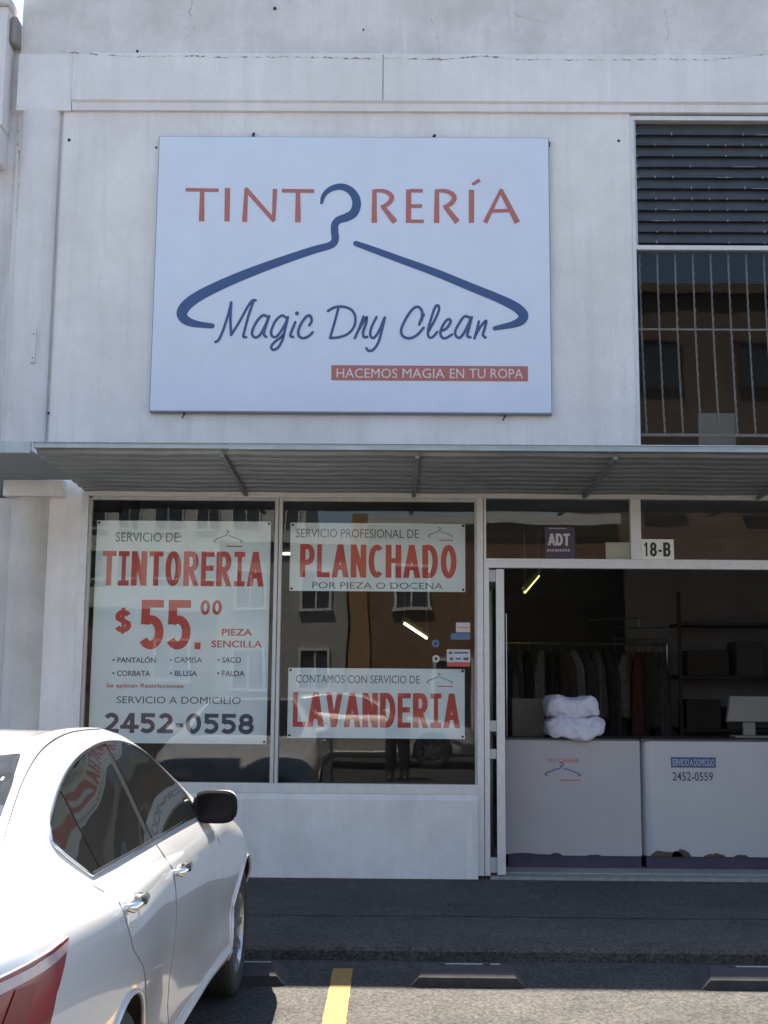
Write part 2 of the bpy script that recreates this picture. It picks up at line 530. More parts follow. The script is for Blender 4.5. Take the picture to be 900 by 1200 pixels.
# wall below the shop window with its sloped ledge
bm = bmesh.new()
prism(bm, [(-.035, .075), (-.035, .69), (-.02, .735), (.12, .735), (.12, .075)], -2.615, .700, 'x')
obj('low_wall', bm, M['lowwall'], shop)
# cracks
def crack(pts, w0, Y, m=M['crack'], jit=1.6):
    bm = bmesh.new()
    pp = []
    for (xa, ya), (xb, yb) in zip(pts, pts[1:]):
        n = max(2, int(math.hypot(xb - xa, yb - ya) / 3))
        for i in range(n):
            t = i / n
            pp.append((xa + (xb - xa) * t + random.uniform(-jit, jit) * .5, ya + (yb - ya) * t + random.uniform(-jit, jit) * .5))
    pp.append(pts[-1])
    vs = []
    for i, (x, y) in enumerate(pp):
        p = at(x, y, Y)
        q = at(*pp[min(i + 1, len(pp) - 1)], Y) - at(*pp[max(i - 1, 0)], Y)
        nrm = Vector((-q.z, 0, q.x)).normalized()
        ww = w0 * random.choice((.03, .05, .12, .25, .5, 1.1)) * (.25 if i in (0, len(pp) - 1) else 1)
        vs.append((bm.verts.new(p + nrm * ww / 2), bm.verts.new(p - nrm * ww / 2)))
    for (a, b), (c, d) in zip(vs, vs[1:]):
        bm.faces.new((a, b, d, c))
    return bm
for pts, wd in (([(58, 52), (75, 57), (110, 60), (150, 63), (222, 62)], .012), ([(222, 62), (260, 64), (330, 63), (420, 65), (520, 66), (570, 62), (600, 66)], .016),
                ([(222, 60), (214, 50), (228, 32), (222, 14), (226, 0)], .008), ([(600, 66), (700, 67), (780, 66), (830, 67), (870, 63), (897, 60)], .009), ([(516, 64), (512, 40), (505, 20)], .005),
                ([(601, 14), (606, 18), (620, 22), (632, 25), (642, 24)], .010), ([(780, 60), (783, 40), (779, 10)], .004)):
    flat = all(b > 50 for a, b in pts)
    obj('crack', crack([(a, b + (3.5 if flat else 0)) for a, b in pts], wd, -.0565 if flat else .0095), M['hairline'] if not flat else M['crack'], par)
obj('crack', crack([(22, 128), (21, 160), (23, 200), (20, 240), (21, 300), (17, 400), (15, 500)], .014, .026), M['hairline'], col)
obj('crack', crack([(17, 585), (14, 700), (12, 840)], .014, .022), M['crack'], col)
for x, y, r in ((81, 164, .014), (183, 173, .010), (161, 60, .012), (322, 10, .016), (426, 35, .009), (725, 165, .012), (57, 484, .01), (518, 66, .02), (768, 66, .018)):
    obj('nail_hole', lathe(bmesh.new(), [(0, -.006), (r, -.004), (r, .02)], at(x, y, -.001 if y > 100 else .010), 'y', 10), M['hole'], shop)
# rear, sides, roof, floors
bm = boxes((-3.345, -3.15, .25, 6.7, .0, 7.6), (4.4, XR, .25, 6.7, .0, 7.6), (-3.15, 4.4, 6.5, 6.7, .0, 7.6))
obj('side_wall', bm, M['wall'], shop)
obj('roof', boxes((-3.15, 4.4, .25, 6.5, 7.3, 7.5)), M['parapet'], shop)
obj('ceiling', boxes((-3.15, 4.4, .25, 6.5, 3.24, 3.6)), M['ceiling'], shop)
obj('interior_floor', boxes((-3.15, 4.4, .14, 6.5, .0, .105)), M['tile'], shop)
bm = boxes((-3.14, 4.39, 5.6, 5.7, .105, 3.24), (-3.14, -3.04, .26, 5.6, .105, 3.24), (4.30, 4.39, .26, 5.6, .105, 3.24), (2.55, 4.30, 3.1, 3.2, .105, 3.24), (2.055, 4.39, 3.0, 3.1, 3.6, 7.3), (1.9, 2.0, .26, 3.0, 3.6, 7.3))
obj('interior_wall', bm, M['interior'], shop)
obj('threshold', boxes((.80, 3.5, -.045, .14, .05, .098)), M['threshold'], shop, bevel=.006)

# --- shopfront frame: members butt against each other
FY0, FY1 = -.012, .055
sf = obj('shopfront_frame', boxes(
    (-2.62, 3.56, FY0, FY1, 3.170, 3.215),                                  # head
    (-2.62, -2.560, FY0, FY1, .735, 3.170),                                 # left jamb
    (.700, .752, FY0, FY1, .098, 3.170),                                    # post right of the window
    (-2.560, .700, FY0 - .012, FY1, .735, .815),                            # sill
    (.757, .800, FY0 + .004, FY1, .098, 2.585), (.757, 3.56, FY0 + .004, FY1, 2.585, 2.665),   # door jamb and head
    (.757, .777, FY0 + .004, FY1, 2.665, 3.170),
    (1.985, 2.072, FY0 + .004, FY1, 2.665, 3.170), (3.50, 3.56, FY0 + .004, FY1, .098, 2.585)), M['alu'], shop, bevel=.003)
obj('mullion', boxes((-.992, -.962, FY0, FY1, .815, 3.170), (-.957, -.928, FY0 + .008, FY1 + .01, .815, 3.170)), M['alu_old'], shop, bevel=.002)
win = obj('shop_window', boxes((-2.560, -.992, .020, .026, .815, 3.170), (-.928, .700, .030, .036, .815, 3.170)), M['glass'], shop)
obj('window_bead', boxes((-2.560, -2.535, .012, .05, .815, 3.155), (-2.535, -.992, .012, .05, 3.140, 3.169), (-.928, .682, .012, .05, 3.140, 3.169), (.682, .700, .012, .05, .815, 3.169)), M['alu_old'], win)
tr = obj('transom_window', boxes((.777, 1.985, .022, .028, 2.665, 3.170), (2.072, 3.56, .022, .028, 2.665, 3.170)), M['glass'], shop)

# --- open door leaf, swung inward nearly edge-on to the camera
dr = bpy.data.objects.new('door', None)
dr.parent = shop
C.objects.link(dr)
dr.location = Vector((.86, .06, .105)) - origin(shop)
obj('stile', boxes((.858, .925, -.005, .045, .105, 2.575)), M['alu'], dr, bevel=.003)
for za, zb in ((2.47, 2.57), (1.24, 1.33), (1.02, 1.10), (.12, .24)):
    obj('hinge_block', boxes((.80, .858, .012, .04, za, zb)), M['alu_old'], dr, bevel=.003)
bm = boxes((.872, .905, .045, .86, 2.46, 2.56), (.872, .905, .045, .86, .12, .24), (.872, .905, .86, .91, .12, 2.56), (.872, .905, .045, .86, 1.20, 1.28))
obj('rail', bm, M['alu'], dr)
obj('pane', boxes((.886, .892, .045, .86, .24, 1.20), (.886, .892, .045, .86, 1.28, 2.46)), M['door_glass'], dr)

# --- upper window: smoked louvres above, fixed glass with bars behind below
uf = obj('upper_window_frame', boxes((2.055, 2.085, -.012, .06, 3.60, 6.58), (2.085, 3.87, -.012, .06, 5.355, 5.395), (2.085, 3.87, -.012, .06, 3.60, 3.635), (2.085, 3.87, -.012, .06, 6.54, 6.58), (3.87, 3.90, -.012, .06, 3.60, 6.58)), M['white_frame'], shop, bevel=.002)
obj('frame_track', boxes((2.085, 2.103, .0, .08, 5.395, 6.54)), M['alu_old'], uf)
n = 11
for i in range(n):
    z = 5.43 + i * (1.09 / n)
    bm = bmesh.new()
    prism(bm, [(.012, z - .002), (.018, z - .006), (.050, z + .100), (.044, z + .104)], 2.103, 3.87, 'x')
    sl_ = obj('louvre', bm, M['louvre'], shop)
    for k in range(12):
        x = 2.11 + k * .155 + random.uniform(-.004, .004)
        if random.random() < .5:
            obj('louvre_clip', boxes((x, x + .008, .002, .0165, z - .012, z + random.uniform(-.002, .012))), M['louvre_clip'], sl_)
    if random.random() < .5:
        x = 2.2 + random.random() * 1.0
        obj('chipped_edge', boxes((x, x + random.uniform(.06, .2), .008, .0115, z - .005, z - .001)), M['louvre_clip'], sl_)
obj('upper_window_pane', boxes((2.085, 3.87, .022, .028, 3.635, 5.355)), M['glass_dark'], shop)
bm = bmesh.new()
for k in range(11):
    x = 2.135 + k * .155
    pts, rr = [], []
    for i in range(61):
        z = 5.36 - i * (1.62 / 60)
        t = i / 60
        pts.append((x + .03 * t * t + .003 * math.sin(i * 2.1), .11 - .0 * t, z))
        rr.append(.0085 + .002 * math.sin(i * 2.1))
    tube(bm, pts, rr, 6)
bx(bm, 2.09, 3.86, .102, .118, 4.672, 4.688)
bx(bm, 2.09, 3.86, .102, .118, 3.735, 3.76)
obj('window_bars', bm, M['bar'], shop)
obj('curtain', boxes((2.9, 3.25, 1.2, 1.22, 3.65, 4.2)), M['paper'], shop)

# --- canopy: corrugated sheet, edge trim, brackets, flat end panel
CD, CZO, CZW = 1.42, 3.285, 3.225
def canz(y):
    return CZW + (CZO - CZW) * (-y / CD)
cn = bpy.data.objects.new('canopy', None)
cn.parent = shop
C.objects.link(cn)
cn.location = Vector((.9, -.05, CZW)) - origin(shop)
bm = bmesh.new()
NW = 9
PER = (CD - .02) / NW
prof = [(-.004, canz(0))]
for i in range(NW):
    for a, dz in ((.02, -.026), (.60, -.024), (.66, 0), (.94, .0)):
        y = -.004 - (i + a) * PER
        prof.append((y, canz(y) + dz + .008))
prof.append((-CD + .01, CZO + .008))
top = [(y, z + .003) for y, z in prof]
for prf, flip in ((prof, 0), (top, 1)):
    nx = 24
    grid = [[bm.verts.new((-2.60 + 7.1 * j / nx, y, z + .003 * math.sin(j * 1.7))) for y, z in prf] for j in range(nx + 1)]
    for a, b in zip(grid, grid[1:]):
        for i in range(len(prf) - 1):
            q = (a[i], a[i + 1], b[i + 1], b[i])
            bm.faces.new(q if flip else q[::-1])
obj('corrugated_sheet', bm, M['canopy'], cn)
bm = boxes((-2.60, -1.20, -CD - .022, -CD - .004, CZO + .005, CZO + .036), (-1.19, 4.5, -CD - .02, -CD - .004, CZO + .002, CZO + .034))
obj('edge_trim', bm, M['canopy_edge'], cn, bevel=.002)
obj('edge_strip', boxes((-2.60, 4.5, -CD - .03, -CD - .022, CZO + .036, CZO + .044)), M['bracket'], cn)
def bracket(x, x1=None):
    bm = bmesh.new()
    prism(bm, [(-.01, canz(-.01) - .052), (-.01, canz(-.01) - .031), (-CD + .02, CZO - .031), (-CD + .02, CZO - .05)], x - .016, x + .016, 'x')
    return bm
for x in (-1.24, .17, 1.60, 3.05):
    obj('bracket', bracket(x), M['bracket'], cn)
bm = bmesh.new()
prism(bm, [(-.11, 3.285), (-.11, 3.30), (-CD, CZO + .0), (-CD, CZO - .012)], -3.34, -2.64, 'x')
obj('end_panel', bm, M['canopy'], cn)
bm = bmesh.new()
prism(bm, [(-CD - .03, CZO - .035), (-CD - .03, CZO + .048), (-CD, CZO + .048), (-CD, CZO - .035)], -3.34, -2.615, 'x')
obj('end_fascia', bm, M['canopy_edge'], cn)

# ------------------------------------------------------------------ neighbour on the left
nb = thing('neighbour_building', 'white stained wall of the adjoining building with a projecting capped box at the left edge', 'building', (-6, 0, 0))
obj('wall', boxes((-12, -3.352, .06, 6.5, 0, 7.28)), M['neighbour'], nb)
obj('projecting_box', boxes((-12, -3.42, -.16, .06, 6.40, 7.50)), M['band'], nb, bevel=.008)
obj('lower_box', boxes((-12, -3.435, -.18, .06, 6.08, 6.397)), M['band'], nb, bevel=.006)
obj('corner_tile', boxes((-3.419, -3.352, -.10, .06, 7.20, 7.46)), M['crack'], nb, bevel=.03)
obj('cap', boxes((-12, -3.40, -.20, .10, 7.50, 7.60)), M['neighbour'], nb, bevel=.02)

# ------------------------------------------------------------------ flat lettering
def smooth_pts(pts, ws, n=6):
    out, wo = [], []
    m = len(pts)
    for i in range(m - 1):
        p0, p1, p2, p3 = pts[max(i - 1, 0)], pts[i], pts[i + 1], pts[min(i + 2, m - 1)]
        for k in range(n):
            t = k / n
            q = []
            for a, b, c, d in zip(p0, p1, p2, p3):
                q.append(.5 * (2 * b + (c - a) * t + (2 * a - 5 * b + 4 * c - d) * t * t + (3 * b - a - 3 * c + d) * t ** 3))
            out.append(tuple(q))
            wo.append(ws[i] + (ws[i + 1] - ws[i]) * t)
    out.append(pts[-1])
    wo.append(ws[-1])
    return out, wo

_lay = [0]
def ribbon(bm, pts, ws, P, closed=False, roundcap=False):
    """flat stroke in a plane; P maps (u, v, depth) to the world"""
    if not isinstance(ws, (list, tuple)):
        ws = [ws] * len(pts)
    _lay[0] = (_lay[0] + 1) % 12
    dz = _lay[0] * .00025
    m = len(pts)
    Lf, Rf = [], []
    for i in range(m):
        a = pts[(i - 1) % m] if (closed or i) else pts[i]
        b = pts[(i + 1) % m] if (closed or i < m - 1) else pts[i]
        p = pts[i]
        d1 = Vector((p[0] - a[0], p[1] - a[1])) if a != p else None
        d2 = Vector((b[0] - p[0], b[1] - p[1])) if b != p else None
        ds = [d.normalized() for d in (d1, d2) if d is not None and d.length > 1e-9]
        if not ds:
            continue
        t = sum(ds, Vector((0, 0)))
        t = t.normalized() if t.length > 1e-6 else ds[0]
        nrm = Vector((-t.y, t.x))
        k = 1.0
        if len(ds) == 2:
            k = min(1.6, 1 / max(.3, abs(nrm.dot(Vector((-ds[0].y, ds[0].x))))))
        h = ws[i] / 2 * k
        Lf.append(bm.verts.new(P(p[0] + nrm.x * h, p[1] + nrm.y * h, dz)))
        Rf.append(bm.verts.new(P(p[0] - nrm.x * h, p[1] - nrm.y * h, dz)))
    n = len(Lf)
    for i in range(n if closed else n - 1):
        j = (i + 1) % n
        bm.faces.new((Lf[i], Lf[j], Rf[j], Rf[i]))
    if roundcap:
        for e, w_ in ((0, ws[0]), (m - 1, ws[-1])):
            poly(bm, [(pts[e][0] + w_ / 2 * math.cos(2 * math.pi * k / 14), pts[e][1] + w_ / 2 * math.sin(2 * math.pi * k / 14)) for k in range(14)], P)

def poly(bm, pts, P):
    _lay[0] = (_lay[0] + 1) % 12
    bm.faces.new([bm.verts.new(P(x, y, _lay[0] * .00025)) for x, y in pts])

def PX(Y):
    return lambda x, y, d: at(x, y, Y - d)
def WX(Y):
    return lambda x, z, d: Vector((x, Y - d, z))
def facing(bm):
    """all flat lettering faces look towards the street"""
    for f in bm.faces:
        f.normal_update()
        if f.normal.y > 0:
            f.normal_flip()
    return bm

def ell(cx, cy, rx, ry, a0, a1, n=16):
    return [(cx + rx * math.cos(R(a0 + (a1 - a0) * k / n)), cy + ry * math.sin(R(a0 + (a1 - a0) * k / n))) for k in range(n + 1)]

# bold capitals and figures; strokes live in a unit box, h marks slanted strokes cut level at both ends
GL = {
    'T': (.9, [('l', [(.5, 0), (.5, 1)], 'v'), ('b', 0, 1, 1)]),
    'I': (.72, [('l', [(.5, 0), (.5, 1)], 'v'), ('b', .02, .98, 1), ('b', .02, .98, 0)]),
    'N': (1, [('l', [(0, 0), (0, 1)], 'v'), ('l', [(1, 0), (1, 1)], 'v'), ('h', (0, 1), (1, 0))]),
    'O': (1.05, [('o', ell(.5, .5, .5, .5, 0, 360, 28)[:-1])]),
    'R': (1, [('l', [(0, 0), (0, 1)], 'v'), ('l', [(0, 1), (.5, 1)] + ell(.55, .74, .40, .26, 90, -90, 10) + [(0, .48)], 'c'), ('h', (.42, .48), (1.02, 0))]),
    'P': (.95, [('l', [(0, 0), (0, 1)], 'v'), ('l', [(0, 1), (.5, 1)] + ell(.55, .72, .45, .28, 90, -90, 10) + [(0, .44)], 'c')]),
    'E': (.85, [('l', [(0, 0), (0, 1)], 'v'), ('b', 0, 1, 1), ('b', 0, .93, .52), ('b', 0, 1, 0)]),
    'A': (1.05, [('h', (-.06, 0), (.5, 1)), ('h', (1.06, 0), (.5, 1)), ('b', .2, .8, .27)]),
    'L': (.82, [('l', [(0, 0), (0, 1)], 'v'), ('b', 0, 1, 0)]),
    'C': (.95, [('l', ell(.58, .5, .58, .5, 52, 308, 20), 'c')]),
    'H': (1, [('l', [(0, 0), (0, 1)], 'v'), ('l', [(1, 0), (1, 1)], 'v'), ('b', 0, 1, .52)]),
    'D': (1.02, [('l', [(0, 0), (0, 1)], 'v'), ('l', [(0, 1), (.35, 1)] + ell(.4, .5, .6, .5, 90, -90, 14) + [(0, 0)], 'c')]),
    'V': (1.05, [('h', (-.06, 1), (.5, 0)), ('h', (1.06, 1), (.5, 0))]),
    'B': (1, [('l', [(0, 0), (0, 1)], 'v'), ('l', [(0, 1), (.5, 1)] + ell(.55, .76, .38, .24, 90, -90, 10) + [(0, .52)], 'c'), ('l', [(0, .52), (.5, .52)] + ell(.55, .26, .45, .26, 90, -90, 10) + [(0, 0)], 'c')]),
    '5': (.92, [('b', .06, .97, 1), ('l', [(.10, 1), (.06, .50)], 'c'), ('l', [(.06, .545), (.2, .60)] + ell(.44, .31, .56, .31, 100, -145, 16), 'c')]),
    '0': (.95, [('o', ell(.5, .5, .5, .5, 0, 360, 28)[:-1])]),
    '2': (.95, [('l', ell(.5, .72, .46, .28, 160, -30, 12) + [(.62, .36), (.04, 0)], 'c'), ('b', .0, 1, 0)]),
    '4': (1, [('l', [(.72, 0), (.72, 1)], 'v'), ('h', (-.02, .30), (.66, 1)), ('b', -.05, 1.06, .26)]),
    '8': (.95, [('o', ell(.5, .75, .43, .25, 0, 360, 22)[:-1]), ('o', ell(.5, .26, .5, .27, 0, 360, 22)[:-1])]),
    '9': (.95, [('o', ell(.5, .68, .48, .32, 0, 360, 22)[:-1]), ('l', [(.98, .68), (.95, .35), (.75, .06), (.2, .0)], 'c')]),
    '1': (.62, [('l', [(.62, 0), (.62, 1)], 'v'), ('h', (.0, .74), (.55, 1))]),
    '-': (.5, [('b', 0.05, .95, .38)]),
    '.': (.28, [('d', 0)]),
    '$': (.95, [('l', ell(.5, .70, .46, .22, 20, 200, 10) + [(.5, .5)] + ell(.5, .28, .5, .23, 20, -160, 10), 'c'), ('l', [(.5, -.14), (.5, 1.14)], 't')]),
    ' ': (.5, []),
}
def bold(bm, text, x0, x1, z0, z1, Y, sw=.2, sh=.15, gap=.17):
    """strokes: stem = sw * cap height, bars = sh * cap height"""
    P = WX(Y)
    H = z1 - z0
    tot = sum(GL[c][0] for c in text) + gap * (len(text) - 1)
    k = (x1 - x0) / tot
    x = x0
    a, b = sw * H, sh * H
    for c in text:
        wd = GL[c][0] * k
        aa = min(a, wd * .37) if c not in '.-' else a
        def U(u, v):
            return (x + aa / 2 + u * (wd - aa), z0 + b / 2 + v * (H - b))
        for s in GL[c][1]:
            if s[0] == 'l':
                pts = [U(*p) for p in s[1]]
                if s[2] == 'v':
                    (px, _), (qx, _) = pts[0], pts[-1]
                    ribbon(bm, [(px, z0), (qx, z1)], aa, P)
                elif s[2] == 't':
                    ribbon(bm, pts, aa * .55, P)
                else:
                    ribbon(bm, pts, (aa + b) / 2, P)
            elif s[0] == 'o':
                ribbon(bm, [U(*p) for p in s[1]], (aa + b) / 2, P, closed=True)
            elif s[0] == 'b':
                zc = z0 + b / 2 + s[3] * (H - b)
                ribbon(bm, [(x + s[1] * wd, zc), (x + s[2] * wd, zc)], b, P)
            elif s[0] == 'h':
                (xa, _), (xb, _) = U(s[1][0], 0), U(s[2][0], 0)
                za, zb = z0 + s[1][1] * H, z0 + s[2][1] * H
                h = aa * .46
                poly(bm, [(xa - h, za), (xa + h, za), (xb + h, zb), (xb - h, zb)], P)
            elif s[0] == 'd':
                poly(bm, [(x, z0), (x + wd, z0), (x + wd, z0 + wd * 1.1), (x, z0 + wd * 1.1)], P)
        x += wd + gap * k
    return bm

def wbox(px, Y):
    a, b = at(px[0], px[1], Y), at(px[2], px[3], Y)
    c, d = at(px[0], px[3], Y), at(px[2], px[1], Y)
    return (a.x + c.x) / 2, (b.x + d.x) / 2, (b.z + c.z) / 2, (a.z + d.z) / 2

def bold_px(text, px, Y, name, m, parent, **k):
    x0, x1, z0, z1 = wbox(px, Y)
    return obj(name, facing(bold(bmesh.new(), text, x0, x1, z0, z1, Y, **k)), m, parent)

def plain_px(text, px, Y, name, m, parent, off=0.0, bm=None):
    """built-in typeface, converted to a mesh and fitted to its box"""
    x0, x1, z0, z1 = wbox(px, Y)
    cu = bpy.data.curves.new('lettering', 'FONT')
    cu.body = text
    cu.offset = off
    cu.resolution_u = 3
    tmp = bpy.data.objects.new('lettering', cu)
    C.objects.link(tmp)
    me = bpy.data.meshes.new_from_object(tmp.evaluated_get(bpy.context.evaluated_depsgraph_get()))
    bpy.data.objects.remove(tmp)
    b = bmesh.new()
    b.from_mesh(me)
    bpy.data.meshes.remove(me)
    xs = [v.co.x for v in b.verts]
    ys = [v.co.y for v in b.verts]
    ax, ay = min(xs), min(ys)
    kx, ky = (x1 - x0) / (max(xs) - ax), (z1 - z0) / (max(ys) - ay)
    for v in b.verts:
        v.co = Vector((x0 + (v.co.x - ax) * kx, Y - .001, z0 + (v.co.y - ay) * ky))
    return obj(name, facing(b), m, parent)

def strip_px(px, Y, name, m, parent, t=.0012):
    x0, x1, z0, z1 = wbox(px, Y)
    return obj(name, boxes((x0, x1, Y - t, Y, z0, z1)), m, parent)

# hanger emblem strokes, in sign pixels
HL = [((692, 128), 14), ((700, 98), 20), ((722, 72), 24), ((755, 57), 28), ((790, 55), 31), ((825, 72), 35), ((848, 105), 39), ((852, 140), 41), ((838, 175), 41), ((805, 195), 38), ((770, 207), 34),
      ((753, 228), 34), ((752, 260), 35), ((755, 290), 35), ((746, 313), 34), ((720, 327), 33), ((650, 346), 35), ((520, 390), 38), ((380, 441), 42), ((250, 495), 45), ((140, 549), 48), ((78, 592), 50), ((52, 630), 50), ((62, 660), 44), ((95, 678), 36), ((140, 687), 28), ((190, 692), 24)]
HR = [((27, 314), 24), ((100, 340), 29), ((250, 395), 32), ((400, 450), 35), ((550, 512), 37), ((680, 565), 39), ((760, 605), 43), ((795, 640), 46), ((786, 667), 42), ((750, 685), 32), ((700, 696), 24), ((665, 703), 20)]
HLp = [((200 + x / 3.913, 205 + y / 3.913), w_ / 3.913) for (x, y), w_ in HL]
HRp = [((410 + x / 3.913, 205 + y / 3.913), w_ / 3.913) for (x, y), w_ in HR]
def hanger(bm, P, f, thick=1.0):
    for H_ in (HLp, HRp):
        pts, ws = smooth_pts([f(*p) for p, _ in H_], [w_ * thick for _, w_ in H_])
        ribbon(bm, pts, ws, P, roundcap=True)
    return bm
def mini_logo(px, Y, parent, m_line, m_top, m_red):
    """the sign's emblem again, small: faint word, hanger, red line"""
    x0, x1, z0, z1 = wbox(px, Y)
    kx, kz = (x1 - x0) / 414, (z1 - z0) / 235
    f = lambda x, y: (x0 + (x - 207) * kx, z1 - (y - 212) * kz)
    obj('hanger_emblem', facing(hanger(bmesh.new(), WX(Y), f, kx * 1.25)), m_line, parent)
    bm = bmesh.new()
    a, b = f(388, 438), f(619, 438)
    ribbon(bm, [a, b], 15 * kz, WX(Y))
    obj('red_rule', facing(bm), m_red, parent)

# ------------------------------------------------------------------ the sign
SY = -.062
sg = thing('shop_sign', 'large pale blue rectangular shop sign with navy hanger and red lettering on the upper wall', 'sign', (-.36, -.03, 3.89))
obj('panel', boxes((-2.064, 1.328, -.060, -.006, 3.893, 6.345)), M['sign'], sg, bevel=.004)
obj('edge_frame', boxes((-2.070, 1.334, -.05, -.002, 3.884, 3.892), (-2.072, -2.0645, -.05, -.002, 3.892, 6.346), (1.3285, 1.336, -.05, -.002, 3.892, 6.346), (-2.072, 1.336, -.05, -.002, 6.346, 6.352)), M['sign_edge'], sg)
RS = [((438.8, 222), (438.5, 261)), [(437.5, 223.8), (445, 223.3), (452, 224.5), (457.5, 228), (459, 232.5), (456, 237.5), (451, 241), (446.5, 242.8)], ((448.5, 242), (463, 260.2))]
strokes = [([(217.4, 222.3), (256.2, 222.9)], 4.2), ([(236.9, 224), (236.2, 259.3)], [5.2, 6.6]), ([(266.6, 220.4), (266, 259.5)], 6.3),
           ([(288.6, 222), (286.6, 260)], [4.2, 6]), ([(287.3, 220.5), (321.4, 259)], 5.0), ([(322.3, 221.3), (320.6, 259)], [5.4, 4.2]),
           ([(330.3, 223.3), (368.2, 223.9)], 4.2), ([(349.2, 225), (349, 260.2)], [5.2, 6.6]),
           ([(479, 222), (478.6, 261)], 6), ([(480, 223.3), (495.4, 223.4)], 4), ([(480, 241.4), (494.6, 241.2)], 4), ([(480, 259.2), (496.6, 259.4)], 4),
           ([(552.6, 222.4), (552.4, 261.2)], 6.3), ([(553.5, 216.2), (562.3, 211)], [3.2, 4.8]),
           ([(587.4, 222), (568.4, 261)], [3.5, 5.6]), ([(586.4, 222), (606.4, 261)], [5, 6.8]), ([(576, 247.3), (599, 246.4)], 4)]
for dx in (0, 73.2):
    strokes.append(([(x + dx, y) for x, y in RS[0]], [5, 6.4]))
    pp, ww = smooth_pts([(x + dx, y) for x, y in RS[1]], [3.6, 4, 4.6, 5.4, 5.8, 5.4, 4.6, 4])
    strokes.append((pp, ww))
    strokes.append(([(x + dx, y) for x, y in RS[2]], [5, 6.8]))
for half in (0, 1):
    bm = bmesh.new()
    for p, w_ in strokes:
        if (p[0][0] > 400) == bool(half):
            ribbon(bm, p, w_, PX(SY))
    obj('shop_name_lettering', facing(bm), M['red'], sg)
obj('hanger_emblem', facing(hanger(bmesh.new(), PX(SY), lambda x, y: (x, y))), M['navy'], sg)
SC1 = [[(62, 303), (80, 292), (105, 240), (135, 150), (155, 72)], [(155, 72), (150, 160), (154, 262)], [(154, 262), (200, 190), (250, 100), (278, 62), (298, 60)], [(285, 64), (256, 150), (232, 240), (226, 272), (242, 276)],
       [(372, 160), (342, 147), (308, 178), (281, 230), (278, 262), (298, 277), (325, 260), (355, 205), (377, 152)], [(377, 152), (356, 215), (346, 258), (360, 273)],
       [(480, 165), (452, 149), (415, 180), (390, 235), (392, 265), (415, 275), (445, 243), (472, 195), (486, 163)], [(487, 158), (470, 230), (455, 290), (430, 335), (402, 350), (389, 334), (405, 308), (440, 280), (464, 255)],
       [(530, 188), (511, 235), (501, 266), (517, 274)], [(612, 205), (626, 180), (618, 151), (595, 155), (565, 195), (548, 240), (553, 270), (578, 281), (610, 268), (632, 247)],
       [(783, 105), (763, 180), (734, 281)], [(722, 122), (760, 101), (810, 97), (860, 116), (882, 160), (874, 215), (835, 258), (780, 277), (736, 280)]]
SC2 = [[(80, 155), (60, 210), (29, 281)], [(48, 240), (72, 198), (98, 160), (93, 200), (78, 245), (82, 274), (102, 274)],
       [(156, 158), (126, 220), (120, 263), (140, 280), (170, 240), (200, 168)], [(205, 160), (186, 240), (165, 310), (135, 350), (110, 355), (97, 341)],
       [(406, 202), (420, 165), (433, 143)], [(421, 175), (424, 130), (405, 100), (375, 105), (335, 155), (302, 225), (308, 265), (345, 282), (390, 265), (432, 220)],
       [(462, 240), (495, 180), (521, 120), (518, 91), (500, 100), (475, 170), (458, 240), (463, 274), (485, 275), (512, 245)],
       [(530, 240), (565, 225), (590, 187), (580, 170), (555, 190), (532, 240), (536, 272), (560, 282), (598, 260)],
       [(705, 162), (672, 154), (640, 195), (618, 240), (622, 268), (645, 278), (675, 240), (708, 168)], [(714, 158), (696, 230), (688, 266), (706, 276)],
       [(756, 184), (745, 230), (730, 283)], [(738, 262), (765, 215), (798, 180), (790, 225), (780, 262), (795, 278)]]
bm = bmesh.new()
for SCn, ox in ((SC1, 240), (SC2, 410)):
    for s in SCn:
        pts, ws = smooth_pts([(ox + x / 5, 340 + y / 5) for x, y in s], [3.15] * len(s), 7)
        ribbon(bm, pts, ws, PX(SY), roundcap=True)
poly(bm, [(348 + 2.4 * math.cos(k * .45), 367.2 + 2.4 * math.sin(k * .45)) for k in range(14)], PX(SY))
obj('script_lettering', facing(bm), M['navy'], sg)
strip_px((388.3, 428.6, 618.6, 446.2), SY + .001, 'tagline_strip', M['red'], sg, .002)
for word, xa, xb in (('HACEMOS', 52, 308), ('MAGIA', 330, 508), ('EN', 530, 590), ('TU', 612, 680), ('ROPA', 702, 838)):
    plain_px(word, (380 + xa / 3.6, 431.8 + (xa - 52) * .0006, 380 + xb / 3.6, 442.9 + (xa - 52) * .0006), SY - .0015, 'tagline_lettering', M['tagtext'], sg)
def hook(x, y):
    bm = bmesh.new()
    p = at(x, y, -.02)
    tube(bm, [p + Vector((0, .02, .035)), p + Vector((.012, -.012, .03)), p + Vector((.008, -.02, .0)), p + Vector((-.006, -.012, -.03))], .011, 6)
    return bm
for x, y in ((296, 161), (508, 163), (590, 489), (215, 486), (642, 172)):
    obj('hook', hook(x, y), M['hole'], sg)

